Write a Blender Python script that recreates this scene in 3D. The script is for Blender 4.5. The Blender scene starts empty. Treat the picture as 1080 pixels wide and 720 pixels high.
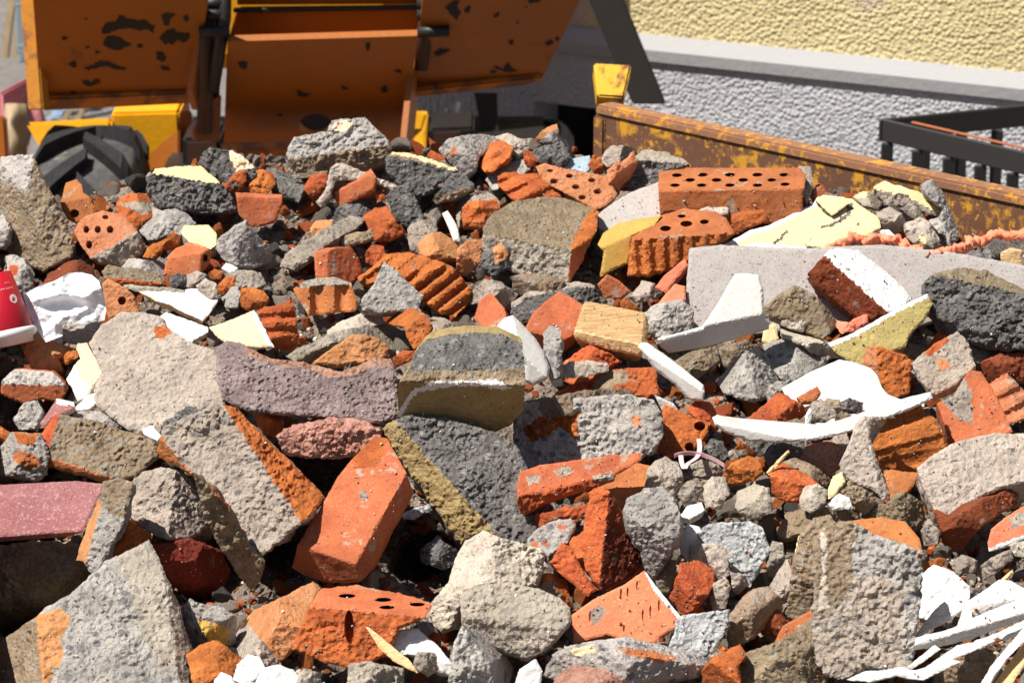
import bpy, math, random
import numpy as np
from mathutils import Vector, Matrix, noise
from mathutils.geometry import delaunay_2d_cdt

random.seed(7)
SC = bpy.context.scene
COL = SC.collection

# ------------------------------------------------------------------ camera
PITCH = math.radians(16.0)
FPX = 3600.0
CAM = Vector((0, 0, 3.0))
FW = Vector((0, math.cos(PITCH), -math.sin(PITCH)))
UP = Vector((0, math.sin(PITCH), math.cos(PITCH)))
RT = Vector((1, 0, 0))
def ray(px, py):
    return FW + RT * ((px - 540) / FPX) - UP * ((py - 360) / FPX)
def at(px, py, d):
    return CAM + ray(px, py) * d
def at_z(px, py, z):
    r = ray(px, py)
    return CAM + r * ((z - CAM.z) / r.z)
def base_d(py):
    """distance of the heap's surface along the view, lower in the heap is nearer"""
    return 5.0 + (720 - py) * 0.0028

# ------------------------------------------------------------------ materials
class NT:
    def __init__(s, name, rough=0.9, spec=0.3):
        s.m = bpy.data.materials.new(name); s.m.use_nodes = True
        s.t = s.m.node_tree; s.n = s.t.nodes; s.n.clear()
        s.out = s.n.new('ShaderNodeOutputMaterial')
        s.b = s.n.new('ShaderNodeBsdfPrincipled')
        s.b.inputs['Roughness'].default_value = rough
        s.b.inputs['Specular IOR Level'].default_value = spec
        s.t.links.new(s.b.outputs[0], s.out.inputs[0])
        s.tc = s.n.new('ShaderNodeTexCoord')
        oi = s.n.new('ShaderNodeObjectInfo'); sh = s.n.new('ShaderNodeVectorMath'); sh.operation = 'MULTIPLY_ADD'
        cb = s.n.new('ShaderNodeCombineXYZ')
        for i in range(3): s.t.links.new(oi.outputs['Random'], cb.inputs[i])
        s.t.links.new(cb.outputs[0], sh.inputs[0]); sh.inputs[1].default_value = (53, -31, 17)
        s.t.links.new(s.tc.outputs['Object'], sh.inputs[2])
        s.co = sh.outputs[0]
    def L(s, a, b): s.t.links.new(a, b)
    def stretch(s, v):
        mp = s.n.new('ShaderNodeMapping'); mp.inputs['Scale'].default_value = v
        s.L(s.tc.outputs['Object'], mp.inputs[0]); return mp.outputs[0]
    def noise(s, scale, detail=4, rough=0.55, co=None, dist=0):
        x = s.n.new('ShaderNodeTexNoise'); x.inputs['Scale'].default_value = scale
        x.inputs['Detail'].default_value = detail; x.inputs['Roughness'].default_value = rough
        x.inputs['Distortion'].default_value = dist
        s.L(co or s.co, x.inputs['Vector']); return x.outputs[0]
    def voro(s, scale, feat='F1', co=None):
        x = s.n.new('ShaderNodeTexVoronoi'); x.feature = feat; x.inputs['Scale'].default_value = scale
        s.L(co or s.co, x.inputs['Vector']); return x
    def ramp(s, v, lo, hi):
        x = s.n.new('ShaderNodeMapRange'); x.inputs[1].default_value = lo; x.inputs[2].default_value = hi
        x.clamp = True; s.L(v, x.inputs[0]); return x.outputs[0]
    def math(s, op, a, b=None):
        x = s.n.new('ShaderNodeMath'); x.operation = op
        for i, v in enumerate((a, b)):
            if v is None: continue
            if isinstance(v, (int, float)): x.inputs[i].default_value = v
            else: s.L(v, x.inputs[i])
        return x.outputs[0]
    def mix(s, f, a, b, mode='MIX'):
        x = s.n.new('ShaderNodeMix'); x.data_type = 'RGBA'; x.blend_type = mode
        for i, v in ((0, f), (6, a), (7, b)):
            if isinstance(v, (int, float)): x.inputs[i].default_value = v
            elif isinstance(v, tuple): x.inputs[i].default_value = (*v, 1)
            else: s.L(v, x.inputs[i])
        return x.outputs[2]
    def hsv(s, col, amt_h=0.02, amt_v=0.25):
        """each fragment gets its own slight hue and value"""
        oi = s.n.new('ShaderNodeObjectInfo')
        h = s.n.new('ShaderNodeHueSaturation')
        s.L(s.math('ADD', s.math('MULTIPLY', oi.outputs['Random'], amt_h), 0.5 - amt_h / 2), h.inputs['Hue'])
        r2 = s.math('FRACT', s.math('MULTIPLY', oi.outputs['Random'], 37.7))
        s.L(s.math('ADD', s.math('MULTIPLY', r2, amt_v), 1 - amt_v / 2), h.inputs['Value'])
        s.L(col, h.inputs['Color']); return h.outputs[0]
    def done(s, col, h=None, dist=0.002, strength=1.0):
        if isinstance(col, tuple): s.b.inputs['Base Color'].default_value = (*col, 1)
        else: s.L(col, s.b.inputs['Base Color'])
        if h is not None:
            bp = s.n.new('ShaderNodeBump'); bp.inputs['Distance'].default_value = dist
            bp.inputs['Strength'].default_value = strength
            s.L(h, bp.inputs['Height']); s.L(bp.outputs[0], s.b.inputs['Normal'])
        return s.m

def rubble_mat(name, c1, c2, patch=None, patch_lo=0.56, speck=None, speck_amt=0.5, grain=260, bump=0.003,
               pits=0, rough=0.93, av=0.3, ah=0.02, spec=0.2, aggregate=None, patch_scale=22):
    t = NT(name, rough, spec)
    col = t.mix(t.ramp(t.noise(28, 5, 0.65), 0.36, 0.66), c1, c2)
    if aggregate:      # stones showing in a broken face
        v = t.voro(62)
        sel = t.ramp(t.math('FRACT', t.math('MULTIPLY', v.outputs['Color'], 7.3)), 0.62, 0.64)
        inside = t.ramp(v.outputs['Distance'], 0.42, 0.34)
        col = t.mix(t.math('MULTIPLY', t.math('MULTIPLY', sel, inside), 0.9), col, aggregate)
    if speck:
        col = t.mix(t.math('MULTIPLY', t.ramp(t.noise(300, 2), 0.58, 0.66), speck_amt), col, speck)
    dark = tuple(x * 0.5 for x in c2)
    col = t.mix(t.math('MULTIPLY', t.ramp(t.noise(190, 4, 0.75), 0.47, 0.33), min(.85, .35 + bump * 90)), col, dark)
    if patch:
        col = t.mix(t.ramp(t.noise(patch_scale, 6, 0.7, dist=0.3), patch_lo, patch_lo + 0.05), col, patch)
    if av > .1: col = t.mix(t.math('MULTIPLY', t.ramp(t.noise(9, 4, .6, dist=.6), .50, .66), .45), col, tuple(x * .62 for x in c2))
    col = t.hsv(col, ah, av)
    h = t.math('ADD', t.math('MULTIPLY', t.noise(grain, 4, 0.7), 0.5), t.noise(70, 5, 0.7))
    if pits:
        h = t.math('ADD', h, t.math('MULTIPLY', t.math('MULTIPLY', t.ramp(t.voro(105).outputs['Distance'], 0.1, 0.5), t.ramp(t.noise(20, 3), .42, .62)), pits * 1.4))
    return t.done(col, h, bump)

MAT = {}
MAT['b'] = rubble_mat('broken_brick', (0.54, 0.145, 0.038), (0.34, 0.078, 0.024), (0.40, 0.27, 0.18), 0.64, speck=(0.6, 0.28, 0.14), speck_amt=0.4, bump=0.0035)
MAT['B'] = rubble_mat('brick_face', (0.51, 0.160, 0.056), (0.39, 0.112, 0.040), (0.38, 0.29, 0.21), 0.59, speck=(0.36, 0.26, 0.18), speck_amt=0.5, bump=0.0012, rough=0.85)
MAT['o'] = rubble_mat('pale_orange_brick', (0.60, 0.265, 0.125), (0.50, 0.195, 0.080), (0.44, 0.33, 0.23), 0.62, bump=0.0035)
MAT['d'] = rubble_mat('dark_or_shaded_brick', (0.25, 0.048, 0.02), (0.17, 0.040, 0.022), (0.22, 0.15, 0.11), 0.60, bump=0.0035)  # serves dark brick and also brick whose shade is put into the colour
MAT['r'] = rubble_mat('smooth_tile', (0.68, 0.23, 0.11), (0.60, 0.185, 0.085), speck=(0.7, 0.42, 0.28), speck_amt=0.4, bump=0.0008, rough=0.8)
MAT['g'] = rubble_mat('grey_concrete', (0.48, 0.44, 0.395), (0.34, 0.305, 0.27), speck=(0.12, 0.12, 0.125), speck_amt=0.6, bump=0.0045, pits=0.5, aggregate=(0.17, 0.16, 0.165))
MAT['k'] = rubble_mat('dark_slag_concrete', (0.19, 0.175, 0.16), (0.10, 0.092, 0.086), speck=(0.33, 0.31, 0.29), speck_amt=0.45, bump=0.006, pits=0.9, aggregate=(0.27, 0.25, 0.235))
MAT['m'] = rubble_mat('grey_mortar', (0.46, 0.39, 0.315), (0.33, 0.27, 0.21), speck=(0.15, 0.14, 0.13), speck_amt=0.55, bump=0.005, pits=0.5, aggregate=(0.22, 0.20, 0.18))
MAT['n'] = rubble_mat('brown_mortar', (0.33, 0.245, 0.16), (0.22, 0.158, 0.10), speck=(0.42, 0.36, 0.28), speck_amt=0.3, bump=0.005, pits=0.5, aggregate=(0.30, 0.27, 0.23))
MAT['p'] = rubble_mat('purple_grit_render', (0.30, 0.235, 0.215), (0.195, 0.145, 0.135), speck=(0.10, 0.06, 0.055), speck_amt=0.8, bump=0.005, pits=0.9, grain=180)
MAT['q'] = rubble_mat('pink_crumbly_aggregate', (0.52, 0.27, 0.20), (0.38, 0.17, 0.12), speck=(0.5, 0.45, 0.4), speck_amt=0.6, bump=0.006, pits=0.8)
MAT['t'] = rubble_mat('pale_lime_mortar', (0.53, 0.455, 0.37), (0.40, 0.335, 0.265), speck=(0.20, 0.18, 0.16), speck_amt=0.5, aggregate=(0.33, 0.29, 0.25), bump=0.004, pits=0.3)
MAT['s'] = rubble_mat('smooth_concrete_slab', (0.44, 0.395, 0.36), (0.39, 0.35, 0.32), speck=(0.10, 0.10, 0.10), speck_amt=0.55, bump=0.0008, av=0.1)
MAT['y'] = rubble_mat('cream_paint', (0.78, 0.63, 0.33), (0.72, 0.57, 0.29), speck=(0.5, 0.38, 0.2), speck_amt=0.15, bump=0.0005, rough=0.6, av=0.08)
MAT['c'] = rubble_mat('peach_plaster', (0.80, 0.62, 0.40), (0.74, 0.55, 0.34), bump=0.0012, rough=0.8, av=0.08)
MAT['Y'] = rubble_mat('tan_stucco', (0.36, 0.26, 0.115), (0.29, 0.20, 0.085), speck=(0.5, 0.4, 0.2), speck_amt=0.4, bump=0.0035, av=0.08)
MAT['e'] = rubble_mat('mustard_paint', (0.52, 0.33, 0.075), (0.44, 0.27, 0.06), speck=(0.2, 0.15, 0.05), speck_amt=0.3, bump=0.0006, rough=0.7, av=0.08)
MAT['O'] = rubble_mat('olive_stucco', (0.43, 0.36, 0.135), (0.37, 0.305, 0.11), bump=0.003, grain=90, av=0.05)
MAT['w'] = rubble_mat('white_plaster', (0.72, 0.70, 0.665), (0.67, 0.65, 0.61), speck=(0.5, 0.45, 0.38), speck_amt=0.12, bump=0.0008, rough=0.6, av=0.08, ah=0.0)
MAT['W'] = rubble_mat('white_stucco', (0.70, 0.70, 0.675), (0.64, 0.64, 0.615), bump=0.004, grain=110, av=0.05, ah=0.0)
MAT['S'] = rubble_mat('grey_stucco', (0.54, 0.54, 0.53), (0.42, 0.42, 0.41), bump=0.007, grain=150, pits=0.8, av=0.05, ah=0.0)
MAT['z'] = rubble_mat('glazed_ceramic', (0.64, 0.615, 0.57), (0.59, 0.565, 0.52), (0.42, 0.38, 0.32), .66, bump=0.0004, rough=0.25, spec=0.5, av=0.04, ah=0.0)
MAT['f'] = rubble_mat('coral_foam', (0.88, 0.30, 0.17), (0.82, 0.21, 0.12), bump=0.002, rough=0.7, av=0.05)
MAT['i'] = rubble_mat('pale_blue_tile', (0.28, 0.43, 0.50), (0.45, 0.52, 0.54), bump=0.001, rough=0.5)
def wood_mat(name, c1, c2, sc, rough=0.75, weather=None, axis=(1.0, 9.0, 9.0), bump=0.0015):
    t = NT(name, rough, 0.25)
    co = t.stretch(axis)
    n1 = t.noise(sc, 6, 0.65, co=co)
    col = t.mix(t.ramp(n1, 0.35, 0.65), c1, c2)
    if weather: col = t.mix(t.ramp(t.noise(sc * 2.2, 5, 0.75, co=co), 0.50, 0.62), col, weather)
    return t.done(col, n1, bump)
MAT['v'] = wood_mat('weathered_wood', (0.62, 0.40, 0.19), (0.36, 0.21, 0.09), 26, weather=None, bump=0.004)
MAT['x'] = wood_mat('splinter_wood', (0.80, 0.56, 0.30), (0.62, 0.38, 0.17), 26)
MAT['V'] = rubble_mat('worn_maroon_paint', (0.31, 0.135, 0.125), (0.25, 0.092, 0.085), (0.40, 0.20, 0.185), .58, speck=(0.55, 0.44, 0.40), speck_amt=.45, bump=.0006, rough=.7, av=.05, patch_scale=60)

PARTNAME = {'b': 'broken_brick_body', 'B': 'brick_face', 'o': 'pale_brick_body', 'd': 'dark_or_shaded_brick_body', 'r': 'tile_face', 'g': 'concrete_body',
            'k': 'slag_body', 'm': 'mortar_layer', 'n': 'brown_mortar_layer', 'p': 'render_layer', 'q': 'crumbly_layer', 't': 'lime_layer',
            's': 'slab_body', 'y': 'cream_paint_face', 'c': 'peach_plaster_face', 'Y': 'tan_stucco_face', 'e': 'mustard_face', 'O': 'olive_stucco_face',
            'w': 'white_plaster_face', 'W': 'white_stucco_face', 'S': 'grey_stucco_face', 'z': 'glazed_body', 'f': 'foam_body', 'i': 'blue_face',
            'v': 'wood_body', 'x': 'wood_body', 'V': 'painted_face'}
# surface relief (metres) and outline jitter (pixels of the tracing) per material
RELIEF = {'b': (.0042, 1.2), 'B': (.0011, .6), 'o': (.0036, 1.0), 'd': (.0044, 1.2), 'r': (.0006, .5), 'g': (.0046, 1.3), 'k': (.0066, 1.7), 'm': (.0046, 1.3),
          'n': (.0048, 1.4), 'p': (.0026, 1.1), 'q': (.0070, 1.8), 't': (.0038, 1.0), 's': (.0006, .7), 'y': (.0006, .8), 'c': (.0012, 1.0), 'Y': (.0018, .8), 'e': (.0005, .4),
          'O': (.0015, .8), 'w': (.0012, .8), 'W': (.0015, 1.0), 'S': (.0030, 1.2), 'z': (.0003, .3), 'f': (.004, 1.5), 'i': (.0005, .5), 'v': (.0022, .8), 'x': (.001, .5), 'V': (.0008, .4)}
FLATFACE = set('BrsycYeOwWSzivxV')
NRM = {'U': (0, -.45, .89), 'F': (0, -.9, .43), 'L': (-.5, -.5, .7), 'R': (.5, -.55, .65), 'D': (0, -.88, -.47), 'S': (.72, -.68, .05),
       'V': (0, -1, .1), 'Q': (-.35, -.8, .5), 'E': (.35, -.8, .5), 'M': (0, -.7, .7), 'A': (-.6, -.75, .25)}

# ------------------------------------------------------------------ helpers
def nums(s):
    v = [float(x) for x in s.replace(',', ' ').split()]
    return [(v[i], v[i + 1]) for i in range(0, len(v), 2)]
def in_poly(p, poly):
    x, y = p; c = False; j = len(poly) - 1
    for i in range(len(poly)):
        xi, yi = poly[i]; xj, yj = poly[j]
        if (yi > y) != (yj > y) and x < (xj - xi) * (y - yi) / (yj - yi) + xi: c = not c
        j = i
    return c
def resample(poly, s):
    out = []
    n = len(poly)
    for i in range(n):
        a, b = poly[i], poly[(i + 1) % n]
        k = max(1, round(math.hypot(b[0] - a[0], b[1] - a[1]) / s))
        out += [(a[0] + (b[0] - a[0]) * t / k, a[1] + (b[1] - a[1]) * t / k) for t in range(k)]
    return out
def link(name, verts, faces, mats, idx=None, parent=None, loc=None, smooth=False):
    me = bpy.data.meshes.new(name)
    loc = loc or Vector((0, 0, 0))
    me.from_pydata([tuple(Vector(v) - loc) for v in verts], [], faces)
    for m in mats: me.materials.append(m)
    if idx is not None: me.polygons.foreach_set('material_index', idx)
    if smooth: me.polygons.foreach_set('use_smooth', [True] * len(me.polygons))
    me.update()
    o = bpy.data.objects.new(name, me); COL.objects.link(o)
    if parent: o.parent = parent                     # parent has no rotation: its location is subtracted by the caller
    else: o.location = loc
    return o
def tag(o, label=None, cat=None, group=None, kind=None):
    if label: o['label'] = label
    if cat: o['category'] = cat
    if group: o['group'] = group
    if kind: o['kind'] = kind
    return o
def empty(name, loc):
    o = bpy.data.objects.new(name, None); COL.objects.link(o); o.location = loc; o.empty_display_size = .1
    return o

COVER = []            # traced outlines, for finding the gaps
TOPS = []             # points on the heap's surface where crumbs may lie
LABELS = {}
def n3(p, sc, seed=0.0):
    return noise.noise(Vector((p[0] * sc + seed, p[1] * sc - seed, p[2] * sc + seed * .7)))

def chunk(name, mat, poly, nrm, label, folds=(), t=None, z=0.0, side=None, holes='', groove=None, spots=(), cat=None, group=None,
          sp=2.1, flat=False, nat=None, relief=None, jit=None, rnd=None, cover=True, auto=True, bd=None, shrink=.82, hd=.03):
    """one broken piece: its outline, the slant of its main face (nrm), further faces across the
    crease lines in folds, real thickness t, all at its own place in the heap"""
    if isinstance(poly, str): poly = nums(poly)
    nv = Vector(NRM[nrm] if isinstance(nrm, str) else nrm).normalized()
    if cover: COVER.append(poly)
    seed = (sum(p[0] * 1.3 + p[1] * .7 for p in poly)) % 97.3
    rng = random.Random(int(seed * 1000))
    xs = [p[0] for p in poly]; ys = [p[1] for p in poly]
    cx, cy = sum(xs) / len(xs), sum(ys) / len(ys)
    area = abs(sum(poly[i][0] * poly[(i + 1) % len(poly)][1] - poly[(i + 1) % len(poly)][0] * poly[i][1] for i in range(len(poly)))) / 2
    yb = max(ys)
    dd = (bd if bd is not None else base_d(min(yb, 730))) - z
    mpp = dd / FPX
    if t is None: t = min(.09, max(.015, .55 * math.sqrt(area) * mpp))
    else: t = t / 100
    rel, jt = RELIEF[mat]
    if relief is not None: rel = relief / 1000
    if jit is not None: jt = jit
    size = math.sqrt(area)
    jt = min(jt, size * .05); rel = min(rel, size * mpp * .09)
    # planes
    P0 = at(cx, yb, dd)
    planes = [(nv, P0, 0)]
    mats = [mat]
    def dpl(pl, px, py):
        r = ray(px, py); q = r.dot(pl[0])
        if q > -.12: q = -.12
        return (pl[1] - CAM).dot(pl[0]) / q
    fl = []
    folds = list(folds)
    if name == 'concrete_slab': auto = False
    if auto and not folds and mat not in FLATFACE and not flat:
        for k in range(5 if size > 45 else 4 if size > 25 else 3):
            a = rng.uniform(0, 2 * math.pi)
            off = rng.uniform(.0, .26) * size
            mx, my = cx - math.sin(a) * off, cy + math.cos(a) * off
            folds.append((mx, my, mx + math.cos(a) * 20, my + math.sin(a) * 20, rng.uniform(22, 58)))
    for f in folds:
        x1, y1, x2, y2, th = f[:5]
        m = f[5] if len(f) > 5 else mat
        if m not in mats: mats.append(m)
        A = at(x1, y1, dpl(planes[0], x1, y1)); B = at(x2, y2, dpl(planes[0], x2, y2))
        ax = (B - A).normalized()
        best = None
        for sgn in (1, -1):
            n1 = Matrix.Rotation(math.radians(th) * sgn, 3, ax) @ nv
            # receding side test: right-hand side walking 1->2 in the picture
            qx, qy = (x1 + x2) / 2 - (y2 - y1) * .2, (y1 + y2) / 2 + (x2 - x1) * .2
            pl = (n1, A, mats.index(m))
            if n1.dot(ray(qx, qy)) > -.1: n_ok = n1.dot(ray(qx, qy))
            v = dpl(pl, qx, qy) - dpl(planes[0], qx, qy)
            if best is None or v > best[0]: best = (v, pl)
        fl.append((best[1], (x1, y1, x2, y2)))
    sidem = side or mat
    if sidem not in mats: mats.append(sidem)
    spl = []
    for m, pp in spots:
        if m not in mats: mats.append(m)
        spl.append((mats.index(m), nums(pp)))
    # outline
    out = resample(poly, sp)
    o2 = []
    for i, (x, y) in enumerate(out):
        jx = n3((x, y, 0), .09, seed) * .9 + n3((x, y, 5), .33, seed) * .9
        jy = n3((x, y, 9), .09, seed) * .9 + n3((x, y, 14), .33, seed) * .9
        o2.append((x + jx * jt, y + jy * jt))
    out = o2
    hl = []
    for h in [q for q in holes.split('/') if q.strip()]:
        hx, hy, rx, ry = [float(q) for q in h.split()]
        k = max(8, int(2 * math.pi * max(rx, ry) / 2.0))
        hl.append([(hx + rx * math.cos(2 * math.pi * i / k) * (1 + .1 * n3((i, hx, 0), 1.1)), hy + ry * math.sin(2 * math.pi * i / k)) for i in range(k)])
    pts = list(out); edges = [(i, (i + 1) % len(out)) for i in range(len(out))]
    for h in hl:
        b0 = len(pts); pts += h; edges += [(b0 + i, b0 + (i + 1) % len(h)) for i in range(len(h))]
    # crease points so that creases are crisp
    oa = np.array(out); ob = np.roll(oa, -1, 0)
    def edist(P):
        P = np.asarray(P, float).reshape(-1, 2)
        d = ob - oa; L2 = (d ** 2).sum(1) + 1e-9
        tt = np.clip(((P[:, None, :] - oa[None]) * d[None]).sum(2) / L2[None], 0, 1)
        q = oa[None] + d[None] * tt[..., None]
        return np.sqrt(((P[:, None, :] - q) ** 2).sum(2)).min(1)
    cand = []
    y = min(ys) - 3; row = 0
    while y < max(ys) + 3:
        x = min(xs) - 3 + (row % 2) * sp * .5
        while x < max(xs) + 3:
            cand.append((x + rng.uniform(-.35, .35) * sp, y + rng.uniform(-.35, .35) * sp)); x += sp
        y += sp * .87; row += 1
    keep = []
    if cand:
        ed = edist(cand)
        for c, e in zip(cand, ed):
            if e < sp * .55 or not in_poly(c, out): continue
            if any(in_poly(c, h) or min(math.hypot(c[0] - a, c[1] - b) for a, b in h) < sp * .5 for h in hl): continue
            keep.append(c)
    b0 = len(pts); pts += keep
    r = delaunay_2d_cdt([Vector(p) for p in pts], edges, [], 1, 1e-4)
    V2 = [(v.x, v.y) for v in r[0]]; T = [tuple(f) for f in r[2]]
    T = [f for f in T if not any(in_poly((sum(V2[i][0] for i in f) / 3, sum(V2[i][1] for i in f) / 3), h) for h in hl)]
    e = edist(V2)
    R = (rnd if rnd is not None else (1.5 if mat in FLATFACE else min(3, size * .05)))
    W = []
    own = []
    gseed = seed
    for i, (px, py) in enumerate(V2):
        ds = dpl(planes[0], px, py); k = 0
        for pl, ln in fl:
            cr = (ln[2] - ln[0]) * (py - ln[1]) - (ln[3] - ln[1]) * (px - ln[0])
            if cr > 0:
                q = dpl(pl, px, py)
                if q > ds: ds = q; k = pl[2]
        ds = min(ds, dd + .38)
        own.append(k)
        p = at(px, py, ds)
        mk = mats[k]
        rl = RELIEF[mk][0] if relief is None else relief / 1000
        rl = min(rl, size * mpp * .09) * (.6 if groove else 1)
        if groove and k == 0:
            ga, gs, gd = groove[:3]
            u = (px * -math.sin(math.radians(ga)) + py * math.cos(math.radians(ga))) / gs + (groove[3] if len(groove) > 3 else 0)
            fr = u - math.floor(u)
            if fr < .62: ds += gd / 1000 * math.sin(math.pi * fr / .62) ** .6
        a = n3(p, 22, gseed) * 1.0 + n3(p, 60, gseed + 3) * .85 + n3(p, 160, gseed + 5) * .75
        if mk in 'kgmnpqtb': a += -abs(n3(p, 95, gseed + 8)) * 1.1
        a *= .5 + 1.1 * max(0, n3(p, 13, gseed + 11) + .25)
        ds += a * rl
        if e[i] < R:
            q = 1 - e[i] / R
            ds += R * mpp * (1 - math.sqrt(max(0, 1 - q * q))) * .8
        W.append(at(px, py, ds))
    # boundary edges
    cnt = {}
    for f in T:
        for a, b in ((f[0], f[1]), (f[1], f[2]), (f[2], f[0])):
            cnt[(a, b)] = 1
    bnd = [(a, b) for (a, b) in cnt if (b, a) not in cnt]
    # orientation: facing the camera
    f0 = T[len(T) // 2]
    nn = (W[f0[1]] - W[f0[0]]).cross(W[f0[2]] - W[f0[0]])
    a2 = sum((V2[f[1]][0] - V2[f[0]][0]) * (V2[f[2]][1] - V2[f[0]][1]) - (V2[f[1]][1] - V2[f[0]][1]) * (V2[f[2]][0] - V2[f[0]][0]) for f in T)
    flip = a2 > 0    # picture y runs down
    verts = list(W); faces = []; fm = []
    for f in T:
        c = (sum(V2[i][0] for i in f) / 3, sum(V2[i][1] for i in f) / 3)
        k = max(own[f[0]], own[f[1]], own[f[2]]) if len(set(own[i] for i in f)) > 1 else own[f[0]]
        for mi, pp in spl:
            if in_poly((c[0] + n3((c[0], c[1], 3), .2, seed) * 2.0, c[1] + n3((c[0], c[1], 8), .2, seed) * 2.0), pp): k = mi
        faces.append(f if not flip else f[::-1]); fm.append(k)
    def near_hole(i):
        return bool(hl) and any(min(math.hypot(V2[i][0] - a, V2[i][1] - b) for a, b in h) < .6 for h in hl)
    bset = set(i for ab in bnd for i in ab)
    if nat is None: nat = 1.0 if not [f for f in folds if len(f) > 5 or mat in FLATFACE] and (mat in FLATFACE or flat) else .35
    dirv = (-nv * nat + FW * (1 - nat)).normalized()
    cen = sum(W, Vector()) / len(W)
    K = max(3, min(9, int(t / (sp * mpp * 1.3))))
    chain = {}
    hole_v = {}
    for i in bset:
        hv = near_hole(i); hole_v[i] = hv
        ch = [i]
        for k in range(1, K + 1):
            u = k / K
            if hv:
                q = verts[i] + (-nv * .5 + FW * .5).normalized() * hd * u
            else:
                q = verts[i] + dirv * t * u
                c = cen + dirv * t * u
                q = c + (q - c) * (1 - (1 - shrink) * u ** 1.6)
                rs = min(RELIEF[sidem][0], size * mpp * .09)
                q = q + Vector((n3(q, 45, seed), n3(q, 45, seed + 20), n3(q, 45, seed + 40))) * rs * (1.7 if u < 1 else 1) * min(1, u * 3)
            ch.append(len(verts)); verts.append(q)
        chain[i] = ch
    si = mats.index(sidem)
    for a, b in bnd:
        for k in range(K):
            f = (chain[b][k], chain[a][k], chain[a][k + 1], chain[b][k + 1])
            faces.append(f if not flip else f[::-1]); fm.append(si if not hole_v[a] else fm[0] if False else (0 if mats[0] in 'bBodr' else si))
    # back caps
    outer = [(a, b) for a, b in bnd if not hole_v[a]]
    ci = len(verts); verts.append(cen + dirv * t * 1.02)
    for a, b in outer:
        f = (chain[b][K], chain[a][K], ci)
        faces.append(f if not flip else f[::-1]); fm.append(si)
    for h in hl:
        hc = (sum(p[0] for p in h) / len(h), sum(p[1] for p in h) / len(h))
        es = [(a, b) for a, b in bnd if hole_v[a] and math.hypot(V2[a][0] - hc[0], V2[a][1] - hc[1]) < 1.6 * max(abs(p[0] - hc[0]) + abs(p[1] - hc[1]) for p in h)]
        if not es: continue
        ci = len(verts); q = Vector()
        for a, b in es: q += verts[chain[a][K]]
        verts.append(q / len(es))
        for a, b in es:
            f = (chain[b][K], chain[a][K], ci)
            faces.append(f if not flip else f[::-1]); fm.append(0)
    # crumb sites
    for i in range(0, len(W), 9):
        if e[i] > 3 and mat not in 'yczwVxe': TOPS.append(W[i])
    used = sorted(set(fm))
    loc = cen.copy()
    KINDS_OF = {}
    if len(used) == 1:
        o = link(name, verts, faces, [MAT[mats[used[0]]]], parent=None, loc=loc)
        root = o
    else:
        root = empty(name, loc)
        for k in used:
            fs = [f for f, m in zip(faces, fm) if m == k]
            vi = sorted(set(i for f in fs for i in f)); mp = {v: j for j, v in enumerate(vi)}
            me = bpy.data.meshes.new(PARTNAME[mats[k]])
            me.from_pydata([tuple(verts[v] - loc) for v in vi], [], [tuple(mp[i] for i in f) for f in fs])
            me.materials.append(MAT[mats[k]]); me.update()
            o = bpy.data.objects.new(PARTNAME[mats[k]], me); COL.objects.link(o); o.parent = root
    tag(root, label, cat or CATS.get(name, 'rubble'), group)
    if not group:
        assert label not in LABELS, label
        LABELS[label] = 1
        w = len(label.split()); assert 4 <= w <= 16, label
    return root
CATS = {'brick_fragment': 'brick', 'perforated_brick': 'brick', 'concrete_chunk': 'concrete', 'mortar_lump': 'mortar', 'plaster_fragment': 'plaster',
        'ceramic_shard': 'ceramic', 'concrete_slab': 'concrete slab', 'roof_tile': 'tile', 'wood_block': 'wood', 'wood_plank': 'plank', 'stucco_fragment': 'stucco',
        'wood_splinter': 'wood', 'foam_lump': 'foam', 'paint_flake': 'flake', 'board_offcut': 'board'}
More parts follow.
